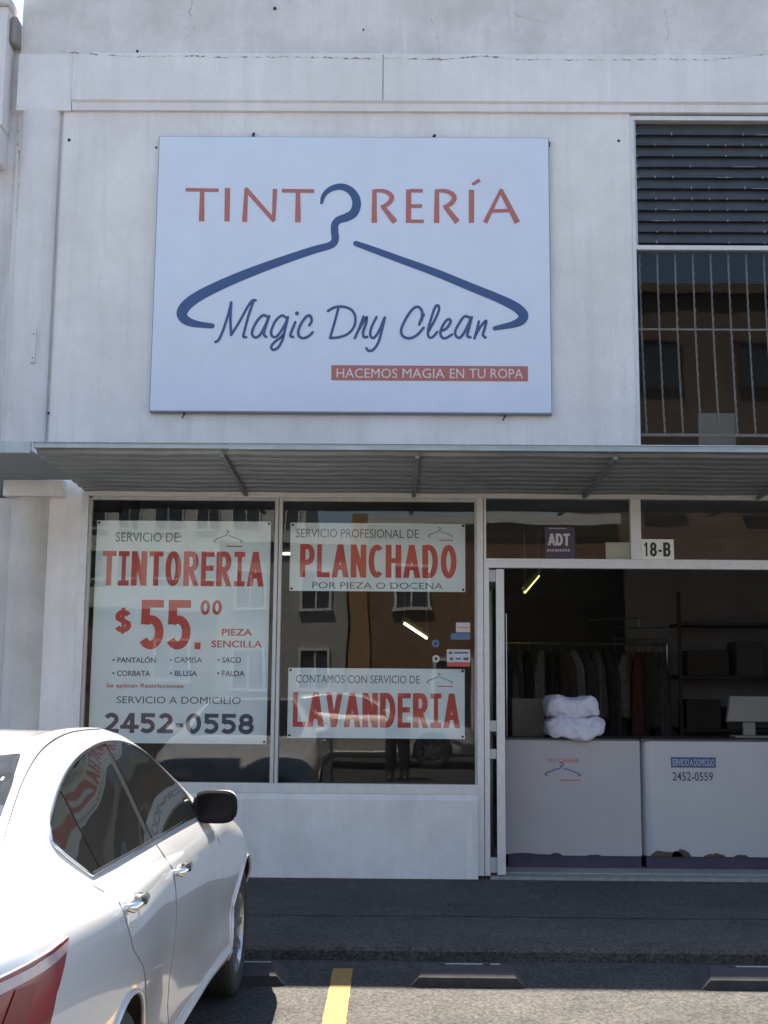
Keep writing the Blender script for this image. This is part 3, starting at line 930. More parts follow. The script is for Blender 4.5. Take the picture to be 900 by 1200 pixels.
# ------------------------------------------------------------------ banners behind the shop window
def banner(name, label, px4, Y, rows):
    xs = [at(x, y, Y) for x, y in px4]
    x0, x1 = (xs[0].x + xs[3].x) / 2, (xs[1].x + xs[2].x) / 2
    z1, z0 = (xs[0].z + xs[1].z) / 2, (xs[2].z + xs[3].z) / 2
    b = thing(name, label, 'banner', ((x0 + x1) / 2, Y, z0), 'vinyl banners hung inside the shop window')
    obj('sheet', boxes((x0, x1, Y, Y + .004, z0, z1)), M['banner'], b)
    for x in (x0 + .018, x1 - .018):
        for z in (z0 + .018, z1 - .018):
            obj('eyelet', lathe(bmesh.new(), [(0, -.002), (.011, -.0015), (.011, 0)], (x, Y, z), 'y', 10), M['hole'], b)
    for r_ in rows:
        kind, text, px, m = r_[:4]
        if kind == 'b':
            bold_px(text, px, Y - .001, 'lettering', m, b, **(r_[4] if len(r_) > 4 else {}))
        elif kind == 'p':
            plain_px(text, px, Y - .001, 'lettering', m, b, *(r_[4:]))
        elif kind == 'logo':
            mini_logo(px, Y - .001, b, M['banner_grey'], M['banner_red'], M['banner_red'])
    return b
BY = .10
nv, rd, gy = M['banner_navy'], M['banner_red'], M['banner_grey']
banner('price_banner', 'tall white banner with the big red price in the left window pane', ((112.8, 608.9), (318.3, 612.2), (311.4, 872.5), (104.4, 870)), BY, [
    ('p', 'SERVICIO DE:', (135.8, 624, 212.2, 635), gy), ('logo', '', (250.6, 621, 284.4, 641), None),
    ('b', 'TINTORERIA', (119.7, 646.2, 308.9, 686.7), rd, dict(sw=.205, sh=.15, gap=.14)),
    ('b', '$', (134, 713, 154.4, 742), rd, dict(sw=.24, sh=.18)), ('b', '55', (163.6, 703, 224, 760.8), rd, dict(sw=.22, sh=.16, gap=.1)), ('b', '.', (227.8, 751, 235, 760.8), rd),
    ('b', '00', (234.8, 703.5, 260.2, 720.3), rd, dict(sw=.24, sh=.18)),
    ('p', 'PIEZA', (260, 736.9, 295.6, 744.9), rd, .02), ('p', 'SENCILLA', (247.8, 750.6, 307.2, 758.9), rd, .02),
    ('p', '• PANTALÓN', (132, 768.8, 182.5, 776.7), nv, .015), ('p', '• CAMISA', (199, 770, 236.7, 776.7), nv, .0), ('p', '• SACO', (255, 770, 282.5, 776.7), nv, .015),
    ('p', '• CORBATA', (131.7, 785.8, 176, 792.4), nv, .015), ('p', '• BLUSA', (199, 785.8, 231, 792.4), nv, .015), ('p', '• FALDA', (254.4, 785.8, 286.7, 792.4), nv, .015),
    ('p', 'Se aplican Restricciones', (124.7, 801, 215, 807.4), rd, .012),
    ('p', 'SERVICIO A DOMICILIO', (136.7, 816.4, 282.2, 824.7), nv, .0),
    ('b', '2452-0558', (121, 836, 297.8, 859.4), nv, dict(sw=.24, sh=.2, gap=.12))])
banner('ironing_banner', 'upper white banner with red ironing lettering in the right window pane', ((339.8, 612.8), (545.2, 613.6), (545.2, 693.6), (339.8, 692.4)), BY, [
    ('p', 'SERVICIO PROFESIONAL DE', (347.1, 620, 490.7, 630.3), gy), ('logo', '', (501.4, 617.7, 530.6, 633.8), None),
    ('b', 'PLANCHADO', (351.5, 638.3, 535.3, 677), rd, dict(sw=.205, sh=.15, gap=.15)), ('p', 'POR PIEZA O DOCENA', (366, 682.5, 519, 690), gy)])
banner('laundry_banner', 'lower white banner with red laundry lettering near the window sill', ((337, 783), (544.6, 783.6), (544.6, 865.7), (337.5, 864.8)), BY, [
    ('p', 'CONTAMOS CON SERVICIO DE', (347, 791.3, 492, 800.6), gy), ('logo', '', (500, 788.5, 530.6, 805), None),
    ('b', 'LAVANDERIA', (343.3, 812, 538.8, 852.5), rd, dict(sw=.205, sh=.15, gap=.14))])

# ------------------------------------------------------------------ plates and stickers on the glass
o = thing('number_plate', 'white house number plate 18-B on the transom bar above the door', 'sign', at(770, 656, .01))
strip_px((751.9, 632, 789.5, 655.6), -.002, 'plate', M['plate'], o, .004)
bold_px('18-B', (754.5, 635.6, 786, 652), -.0075, 'lettering', M['black'], o, sw=.2, sh=.16, gap=.16)
o = thing('alarm_sticker', 'square purple alarm company sticker on the transom glass', 'sticker', at(656, 654, .02))
strip_px((638.6, 617.5, 673.6, 654.3), .020, 'backing', M['purple'], o)
bm = bmesh.new()
x0, x1, z0, z1 = wbox((642, 625.3, 667.8, 639.3), .018)
bold(bm, 'ADT', x0, x1, z0, z1, .018, sw=.24, sh=.2, gap=.02)
obj('lettering', facing(bm), M['stick_white'], o)
bm = bmesh.new()
for k in range(9):
    xa, xb, za, zb = wbox((641 + k * 3.1, 643.5, 643 + k * 3.1, 646.3), .018)
    bx(bm, xa, xb, .0175, .0185, za, zb)
xa, xb, za, zb = wbox((643, 618.8, 664, 619.8), .018)
bx(bm, xa, xb, .0175, .0185, za, zb)
obj('fine_print', bm, M['tail_clear'], o)
tag(strip_px((709.8, 635.6, 739.6, 655.4), .034, 'paper_note', M['paper'], None), 'blank pale paper note behind the transom glass beside the alarm sticker', 'paper')
o = thing('small_sticker', 'white sticker with an orange line, topmost at the right edge of the window', 'sticker', at(543, 741, .028), 'stickers on the window glass')
strip_px((534.4, 729.6, 551, 741), .028, 'backing', M['stick_white'], o)
strip_px((536, 734.4, 549.6, 736.2), .0266, 'stripe', M['stick_orange'], o)
o = tag(strip_px((528.4, 742.2, 551, 749.6), .028, 'small_sticker', M['stick_blue'], None), 'narrow blue sticker just under the white and orange one', 'sticker', 'stickers on the window glass')
o = thing('card_sticker', 'white payment card sticker with a red lower strip on the window', 'sticker', at(538, 781, .028), 'stickers on the window glass')
strip_px((523.6, 761, 551, 776), .028, 'backing', M['stick_white'], o)
strip_px((523.6, 776.2, 551, 781), .028, 'strip', M['stick_red'], o)
bm = bmesh.new()
for a, b, c, d in ((526, 763.6, 530, 766.5), (532, 764, 549, 766), (527, 770.5, 531, 773.6), (534, 771, 540, 773), (543, 770.5, 549, 773.6)):
    xa, xb, za, zb = wbox((a, b, c, d), .0265)
    bx(bm, xa, xb, .0262, .0268, za, zb)
obj('card_marks', bm, M['navy'], o)
for px, py, r_, m, lb in ((511, 772, .03, 'stick_white', 'small round white sticker hung low beside the payment card sticker'), (510.5, 754, .032, 'stick_blue', 'small round blue sticker left of the narrow blue one')):
    p = at(px, py, .028)
    o = thing('round_sticker', lb, 'sticker', p, 'stickers on the window glass')
    obj('disc', lathe(bmesh.new(), [(0, -.001), (r_, -.001), (r_, .0)], p, 'y', 20), M[m], o)
    obj('centre_mark', lathe(bmesh.new(), [(0, -.0022), (r_ * .45, -.0022), (r_ * .45, -.0011)], p, 'y', 16), M['kick'], o)

# ------------------------------------------------------------------ counters in the doorway
KY = .40
def counter(name, label, x0, x1, body_m, round_left):
    c = thing(name, label, 'counter', ((x0 + x1) / 2, KY + .3, .105), 'shop counters')
    bm = bmesh.new()
    rr = .12 if round_left else .01
    prof = [(x1, KY), (x1, KY + .6), (x0, KY + .6)]
    prof += [(x0 + rr - rr * math.cos(R(a)), KY + rr - rr * math.sin(R(a))) for a in range(0, 91, 10)]
    prism(bm, prof, .205, 1.155, 'z')
    obj('body', bm, body_m, c, smooth=False)
    obj('kickboard', boxes((x0 + .03, x1 - .003, KY + .012, KY + .5, .105, .205)), M['kick'], c)
    obj('worktop', boxes((x0 + .004, x1 - .004, KY + .005, KY + .595, 1.155, 1.172)), M['top'], c)
    # ragged peeled edge along the bottom of the front
    bumps = [(x0 + .12, .11, .018)] if not round_left else [(x0 + .20, .14, .055), (x0 + .32, .08, .06), (x0 + .60, .09, .03), (x0 + .82, .06, .022)]
    if not round_left:
        bumps = [(x1 - .72, .05, .025), (x1 - .98, .22, .018), (x1 - .40, .06, .012)]
    for cx, hw, h in bumps:
        pts = [(cx - hw, .2045)] + [(cx + hw * math.sin(R(t)), .205 + h * math.cos(R(t)) * random.uniform(.65, 1.15)) for t in range(-80, 81, 14)] + [(cx + hw, .2045)]
        bm = bmesh.new()
        bm.faces.new([bm.verts.new((x, KY - .002, z)) for x, z in pts])
        obj('peeled_edge', facing(bm), M['rust'] if round_left else M['kick'], c)
    return c
cl = counter('counter', 'left white shop counter with the small hanger emblem, under the folded duvet', .96, 2.105, M['counter'], False)
mini_logo((638.5, 893, 680.6, 915), KY - .001, cl, M['navy'], M['red'], M['red'])
plain_px('TINTORERÍA', (640, 887.6, 678.5, 893.6), KY - .001, 'lettering', M['red'], cl)
cr = counter('counter', 'right glossy white shop counter with the blue strip and phone number', 2.115, 3.48, M['counter_gloss'], True)
strip_px((786.2, 887.3, 838.8, 899.6), KY, 'blue_strip', M['navy'], cr, .002)
plain_px('SERVICIO A DOMICILIO', (788, 889.6, 837, 897.6), KY - .002, 'lettering', M['stick_white'], cr)
plain_px('2452-0559', (788, 904.7, 835.5, 915.2), KY - .001, 'lettering', M['banner_navy'], cr, .012)

# ------------------------------------------------------------------ things on and behind the counters
def cloth_fold():
    """a folded duvet: two stacked rolls of cloth with creases, the lower one sagging over the counter's front"""
    bm = bmesh.new()
    def slab(cx, cy, cz, rx, ry, rz, seed, sag, pw):
        rnd = random.Random(seed)
        ph = [rnd.uniform(0, 6.28) for _ in range(8)]
        nu, nv_ = 64, 48
        grid = []
        for i in range(nu + 1):
            u = -1 + 2 * i / nu
            row = []
            for j in range(nv_):
                t = 2 * math.pi * j / nv_
                ex = (1 - abs(u) ** pw) ** .5 if abs(u) < 1 else 0
                c_, s_ = math.cos(t), math.sin(t)
                sy = math.copysign(abs(c_) ** .55, c_)
                sz = math.copysign(abs(s_) ** .65, s_)
                wr = 1 + .018 * math.sin(5 * u + 3 * t + ph[0]) + .016 * math.sin(11 * u - 5 * t + ph[1]) + .014 * math.sin(3 * u + 9 * t + ph[2]) + .012 * math.sin(17 * u + 12 * t + ph[5])
                y = sy * ry * (.55 + .45 * ex) * wr
                z = sz * rz * (.35 + .65 * ex) * wr
                if sag and y < -.6 * ry:
                    z -= sag * min(1, (-y / ry - .6) * 2.2)
                q = Vector((u * 1.3 + seed, c_ * 1.1, s_ * 1.1))
                dn = .015 * mnoise.fractal(q * 2.2, 1.0, 2.2, 4) - .012 * abs(mnoise.noise(q * 4.0))
                y += dn * c_
                z += dn * s_
                row.append(bm.verts.new((cx + u * rx * (1 + .03 * math.sin(t * 2 + ph[3])), cy + y, cz + z + .012 * math.sin(5 * u + ph[4]))))
            grid.append(row)
        for a, b in zip(grid, grid[1:]):
            for j in range(nv_):
                bm.faces.new((a[j], a[(j + 1) % nv_], b[(j + 1) % nv_], b[j]))
        bm.faces.new(grid[0][::-1])
        bm.faces.new(grid[-1])
    slab(1.572, .56, 1.262, .250, .24, .094, 3, .05, 4.0)
    slab(1.555, .60, 1.428, .228, .20, .098, 5, .0, 9)
    bmesh.ops.recalc_face_normals(bm, faces=bm.faces[:])
    return bm
tag(obj('folded_duvet', cloth_fold(), M['duvet'], None, (1.57, .6, 1.172), smooth=True), 'bulky white folded duvet resting on the left counter', 'duvet')
tag(obj('cardboard_box', boxes((1.06, 1.345, .72, .96, 1.172, 1.50)), M['card'], None, (1.2, .84, 1.172), bevel=.004), 'plain brown cardboard box left of the folded duvet', 'box')
mo = thing('computer_monitor', 'back of a beige computer monitor standing on the right counter', 'monitor', (3.22, .86, 1.172))
bm = bmesh.new()
prism(bm, [(2.98, 1.31), (3.02, 1.535), (3.46, 1.535), (3.46, 1.31)], .84, .90, 'y')
obj('casing', bm, M['beige'], mo, bevel=.008)
obj('stand', boxes((3.13, 3.24, .875, .895, 1.19, 1.33), (3.04, 3.33, .80, .98, 1.172, 1.19)), M['beige'], mo, bevel=.004)
tag(obj('pole', tube(bmesh.new(), [(1.012, .74, 1.172), (1.012, .74, 2.25)], .007, 8), M['steel'], None, (1.012, .74, 1.172)), 'thin pale upright rod standing at the left end of the counter', 'rod')
rk = thing('clothes_rack', 'steel clothes rack with hanging garments in the dark shop interior', 'clothes rack', (2.2, 3.0, .105))
bm = bmesh.new()
tube(bm, [(1.15, 2.9, 2.06), (2.95, 2.9, 2.06)], .014, 8)
for x in (1.15, 2.95):
    tube(bm, [(x, 2.9, .105), (x, 2.9, 2.06)], .014, 8)
obj('rail', bm, M['steel'], rk)
bm = bmesh.new()
tube(bm, [(2.28, 2.5, 2.10), (2.28, 2.5, 2.22), (2.86, 2.5, 2.22), (2.86, 2.5, 2.10)], .008, 6, closed=True)
tube(bm, [(2.57, 2.5, 2.22), (2.57, 2.5, 2.32)], .01, 6)
tube(bm, [(2.05, 2.6, 2.30), (2.70, 2.6, 2.33)], .008, 6)
obj('top_frame', bm, M['steel'], rk)
GK = [('charcoal coat', (.05, .05, .055), .95), ('taupe dress', (.16, .15, .14), 1.15), ('slate jacket', (.06, .065, .075), .7), ('pale grey suit under plastic film', (.30, .30, .30), 1.05), ('black coat', (.03, .03, .033), 1.2),
      ('brown jacket', (.13, .10, .09), .75), ('white shirt under plastic film', (.38, .38, .38), .8), ('blue grey suit', (.09, .10, .12), 1.0), ('light grey shirt', (.27, .26, .26), .72), ('dark navy coat', (.04, .042, .055), 1.12),
      ('dusky dress', (.10, .085, .085), 1.2), ('cream blouse', (.30, .28, .25), .7), ('red orange dress', (.22, .045, .025), 1.02), ('olive jacket', (.09, .09, .07), .8), ('grey checked coat', (.14, .14, .14), 1.1)]
WHERE = ['first from the left', 'second from the left', 'third from the left', 'fourth from the left', 'fifth from the left', 'sixth from the left', 'left of the middle', 'in the middle', 'right of the middle', 'sixth from the right', 'fifth from the right', 'fourth from the right', 'third from the right', 'second from the right', 'last on the right']
for k, (gn, c, L_) in enumerate(GK):
    x = 1.24 + k * .117 + random.uniform(-.015, .015)
    bm = bmesh.new()
    nz, na = 16, 36
    rows = []
    tw = random.uniform(-.5, .5)
    sh = random.uniform(.15, .2)
    ph = random.uniform(0, 6)
    for i in range(nz + 1):
        t = i / nz
        wv = .04 + sh * min(1, t * 4.5) ** .7 + .06 * t
        th = .035 + .035 * min(1, t * 4) + .02 * t
        rows.append([])
        for j in range(na):
            a = 6.2832 * j / na
            f = 1 + .22 * t * math.sin(a * 6 + ph + t * 1.5) + .12 * t * math.sin(a * 9 - ph)
            px_, py_ = th * f * math.cos(a), wv * (1 + .08 * math.sin(a * 5 + ph)) * math.sin(a)
            rows[-1].append(bm.verts.new((x + px_ * math.cos(tw) - py_ * math.sin(tw), 2.9 + px_ * math.sin(tw) + py_ * math.cos(tw), 1.98 - t * L_ + .015 * math.sin(a * 3 + ph) * t)))
    for a, b in zip(rows, rows[1:]):
        for j in range(na):
            bm.faces.new((a[j], a[(j + 1) % na], b[(j + 1) % na], b[j]))
    bm.faces.new(rows[0][::-1])
    bm.faces.new(rows[-1])
    g = thing('hanging_garment', gn + ' on the clothes rack, ' + WHERE[k], 'garment', (x, 2.9, 1.2), 'garments on the clothes rack')
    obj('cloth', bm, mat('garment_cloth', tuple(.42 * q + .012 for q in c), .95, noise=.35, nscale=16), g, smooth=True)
    obj('hanger_hook', tube(bmesh.new(), [(x, 2.9, 1.97), (x, 2.9, 2.04), (x, 2.885, 2.075), (x, 2.91, 2.085)], .004, 6), M['steel'], g)
# clutter behind the counters
shf = thing('storage_shelf', 'dark metal shelf against the right inner partition behind the counter', 'shelf', (3.6, 2.75, .105))
for z in (.6, 1.15, 1.7, 2.25):
    obj('shelf_board', boxes((3.03, 4.25, 2.6, 3.09, z, z + .03)), M['box_dim'], shf)
for x in (3.0, 4.25):
    obj('upright', boxes((x, x + .03, 2.6, 2.63, .105, 2.6)), M['box_dim'], shf)
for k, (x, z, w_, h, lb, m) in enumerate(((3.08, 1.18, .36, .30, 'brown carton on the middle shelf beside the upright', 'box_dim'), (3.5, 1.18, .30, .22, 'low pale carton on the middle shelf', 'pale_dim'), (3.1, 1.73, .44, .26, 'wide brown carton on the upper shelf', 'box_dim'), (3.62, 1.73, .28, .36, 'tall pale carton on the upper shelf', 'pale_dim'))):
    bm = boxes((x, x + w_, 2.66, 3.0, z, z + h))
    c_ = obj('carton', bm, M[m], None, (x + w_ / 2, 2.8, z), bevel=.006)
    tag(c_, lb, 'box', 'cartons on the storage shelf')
# lit tubes seen through the door and glass
def lamp(label, pa, pb, m, hang=3.235):
    pa, pb = Vector(pa), Vector(pb)
    o = thing('fluorescent_lamp', label, 'lamp', ((pa + pb) / 2), 'fluorescent lamps inside the shop')
    obj('tube', tube(bmesh.new(), [pa, pb], .012, 8), m, o)
    bm = bmesh.new()
    d = (pb - pa).normalized()
    up = Vector((0, 0, .045))
    tube(bm, [pa - d * .03 + up, pb + d * .03 + up], .03, 6)
    for p in (pa, pb):
        tube(bm, [p + up, Vector((p.x, p.y, hang))], .004, 5)
    obj('housing', bm, M['lampbody'], o)
lamp('yellow-green lit tube hanging inside the doorway top left corner', at(615, 694, 2.2), at(631, 675, 2.75), M['lampg'])
lamp('slanting white lit tube seen through the right window pane', at(474, 731, 3.2), at(500, 748, 3.6), M['lamp'])
lamp('level white lit tube between the banners at the mullion', at(327, 649, 2.6), at(350, 649, 2.62), M['lamp'])

# ------------------------------------------------------------------ wheel stops
def wheel_stop(x0, x1, label):
    o = thing('wheel_stop', label, 'wheel stop', ((x0 + x1) / 2, -2.93, 0), 'rubber wheel stops')
    bm = bmesh.new()
    prof = [(-3.07, 0), (-3.07, .052), (-3.055, .058), (-2.93, .088), (-2.905, .088), (-2.80, .05), (-2.79, 0)]
    n = len(prof)
    ends = []
    for x, ins in ((x0, 0), (x0 + .002, .0), (x1 - .002, .0), (x1, 0)):
        ends.append([bm.verts.new((x + (.085 * (z / .088) if x < (x0 + x1) / 2 else -.085 * (z / .088)), y, z)) for y, z in prof])
    for a, b in zip(ends, ends[1:]):
        for i in range(n):
            bm.faces.new((a[i], a[(i + 1) % n], b[(i + 1) % n], b[i]))
    bm.faces.new(ends[0][::-1])
    bm.faces.new(ends[-1])
    bmesh.ops.recalc_face_normals(bm, faces=bm.faces[:])
    obj('body', bm, M['rubber'], o)
    segs = ((.11, .27), (.30, .66), (.70, .89)) if x1 - x0 > .8 else ((.3, .8),)
    for a, b in segs:
        bm = bmesh.new()
        prism(bm, [(-2.922, .0875), (-2.922, .0895), (-2.903, .0895), (-2.903, .0875)], x0 + (x1 - x0) * a, x0 + (x1 - x0) * b, 'x')
        obj('worn_edge', bm, M['dust'], o)
    for a in (.285, .68):
        bm = lathe(bmesh.new(), [(0, .092), (.022, .091), (.022, .07)], (x0 + (x1 - x0) * a, -2.918, 0), 'z', 10)
        obj('bolt', bm, M['hole'], o)
wheel_stop(.105, .735, 'black rubber wheel stop in the middle of the walkway edge') 
wheel_stop(1.68, 2.42, 'black rubber wheel stop at the right edge, below the door')
wheel_stop(-1.45, -.565, 'black rubber wheel stop beside the white sedan front tyre')

# ------------------------------------------------------------------ the white sedan
def pchip(tab, s):
    tab = sorted(tab)
    xs = [a for a, _ in tab]
    ys = [b for _, b in tab]
    if s <= xs[0]:
        return ys[0]
    if s >= xs[-1]:
        return ys[-1]
    i = max(k for k in range(len(xs) - 1) if xs[k] <= s)
    h = [xs[k + 1] - xs[k] for k in range(len(xs) - 1)]
    d = [(ys[k + 1] - ys[k]) / h[k] for k in range(len(xs) - 1)]
    def m(k):
        if k == 0:
            return d[0]
        if k == len(xs) - 1:
            return d[-1]
        if d[k - 1] * d[k] <= 0:
            return 0
        w1, w2 = 2 * h[k] + h[k - 1], h[k] + 2 * h[k - 1]
        return (w1 + w2) / (w1 / d[k - 1] + w2 / d[k])
    t = (s - xs[i]) / h[i]
    return (2 * t ** 3 - 3 * t * t + 1) * ys[i] + (t ** 3 - 2 * t * t + t) * h[i] * m(i) + (-2 * t ** 3 + 3 * t * t) * ys[i + 1] + (t ** 3 - t * t) * h[i] * m(i + 1)

T = dict(
    zc=[(-2.51, .97), (-2.45, 1.06), (-2.3, 1.095), (-2.0, 1.12), (-1.85, 1.16), (-1.5, 1.285), (-1.15, 1.385), (-.9, 1.418), (-.5, 1.436), (-.2, 1.43), (.1, 1.385), (.4, 1.275), (.7, 1.115), (.95, 1.0), (1.3, .95), (1.8, .86), (2.1, .77), (2.25, .67), (2.34, .52)],
    xr=[(-2.51, .52), (-2.4, .64), (-2.1, .70), (-1.9, .675), (-1.6, .60), (-1.3, .555), (-1.0, .535), (-.6, .536), (-.3, .545), (-.02, .567), (.23, .625), (.49, .715), (.66, .77), (.92, .79), (1.3, .77), (1.8, .69), (2.1, .58), (2.34, .36)],
    zr=[(-2.51, .95), (-2.4, 1.055), (-2.1, 1.082), (-1.9, 1.14), (-1.6, 1.26), (-1.3, 1.345), (-1.0, 1.395), (-.6, 1.418), (-.3, 1.412), (-.02, 1.383), (.23, 1.297), (.49, 1.145), (.66, 1.04), (.92, .985), (1.3, .935), (1.8, .835), (2.1, .75), (2.34, .50)],
    xb=[(-2.51, .60), (-2.4, .72), (-2.1, .795), (-1.5, .785), (-.5, .79), (.4, .795), (.66, .81), (.92, .835), (1.3, .835), (1.8, .77), (2.1, .65), (2.34, .41)],
    zb=[(-2.51, .93), (-2.4, 1.035), (-2.1, 1.07), (-1.5, 1.05), (-.5, 1.035), (.4, 1.01), (.66, .995), (.92, .965), (1.3, .91), (1.8, .80), (2.1, .71), (2.34, .47)],
    xs=[(-2.51, .66), (-2.4, .79), (-2.1, .882), (-1.5, .892), (-.5, .868), (.5, .868), (1.3, .893), (1.8, .84), (2.1, .72), (2.34, .46)],
    zs=[(-2.51, .90), (-2.4, .975), (-2.1, .985), (-1.5, .965), (-.5, .92), (.5, .895), (1.3, .83), (1.8, .73), (2.1, .64), (2.34, .45)],
    xm=[(-2.52, .70), (-2.4, .83), (-2.1, .905), (-1.39, .915), (-.6, .886), (.3, .884), (1.39, .915), (1.8, .88), (2.1, .765), (2.34, .48)],
    zm=[(-2.51, .72), (-1.39, .72), (1.39, .66), (2.34, .40)],
    xl=[(-2.51, .66), (-2.3, .80), (-1.39, .90), (-.6, .868), (.3, .866), (1.39, .90), (1.9, .82), (2.34, .48)])
def section(s):
    g = {k: pchip(v, s) for k, v in T.items()}
    P = [(0, g['zc']), (.62 * g['xr'], g['zr'] + (g['zc'] - g['zr']) * .72), (g['xr'], g['zr']), (g['xb'], g['zb']), (g['xs'], g['zs']), (g['xm'], g['zm']), ((g['xm'] + g['xl']) / 2 - .012, .50 if g['zm'] > .55 else .36), (g['xl'], .34), (g['xl'] - .05, .235), (g['xl'] * .6, .20), (0, .20)]
    full = [(-P[1][0], P[1][1])] + P
    out = []
    for i in range(1, len(full) - 1):
        p0, p1, p2 = full[i - 1], full[i], full[i + 1]
        p3 = full[i + 2] if i + 2 < len(full) else p2
        n = 7
        for k in range(n):
            t = k / n
            q = [.5 * (2 * b + (c - a) * t * .9 + (c - a) * t * .1 + (2 * a - 5 * b + 4 * c - d) * t * t + (3 * b - a - 3 * c + d) * t ** 3) for a, b, c, d in zip(p0, p1, p2, p3)]
            out.append((max(0, q[0]), q[1]))
    out.append(P[-1])
    return out
WB = 1.39
def car_body():
    bm = bmesh.new()
    ss = [-2.52 + .0 + i * (4.86 / 96) for i in range(97)]
    ss = sorted(ss + [-2.505, -2.49, 2.33, 2.315])
    rings = []
    for s in ss:
        sec = section(s)
        m = len(sec)
        pts = [(x, z) for x, z in sec] + [(-x, z) for x, z in sec[-2:0:-1]]
        rings.append([bm.verts.new((x, s, z)) for x, z in pts])
    for a, b in zip(rings, rings[1:]):
        n = len(a)
        for i in range(n):
            bm.faces.new((a[i], b[i], b[(i + 1) % n], a[(i + 1) % n]))
    bm.faces.new(rings[0])
    bm.faces.new(rings[-1][::-1])
    bmesh.ops.recalc_face_normals(bm, faces=bm.faces[:])
    return bm
def apply_boolean(bm_body, bm_cut, m1, m2):
    a = bpy.data.meshes.new('a'); bm_body.to_mesh(a); a.materials.append(m1); a.materials.append(m2)
    b = bpy.data.meshes.new('b')
    for f in bm_cut.faces:
        f.material_index = 1
    bm_cut.to_mesh(b); b.materials.append(m1); b.materials.append(m2)
    oa, ob = bpy.data.objects.new('a', a), bpy.data.objects.new('b', b)
    C.objects.link(oa); C.objects.link(ob)
    md = oa.modifiers.new('cut', 'BOOLEAN')
    md.operation, md.object, md.solver = 'DIFFERENCE', ob, 'EXACT'
    md.use_self = True
    me = bpy.data.meshes.new_from_object(oa.evaluated_get(bpy.context.evaluated_depsgraph_get()))
    bpy.data.objects.remove(oa); bpy.data.objects.remove(ob)
    return me

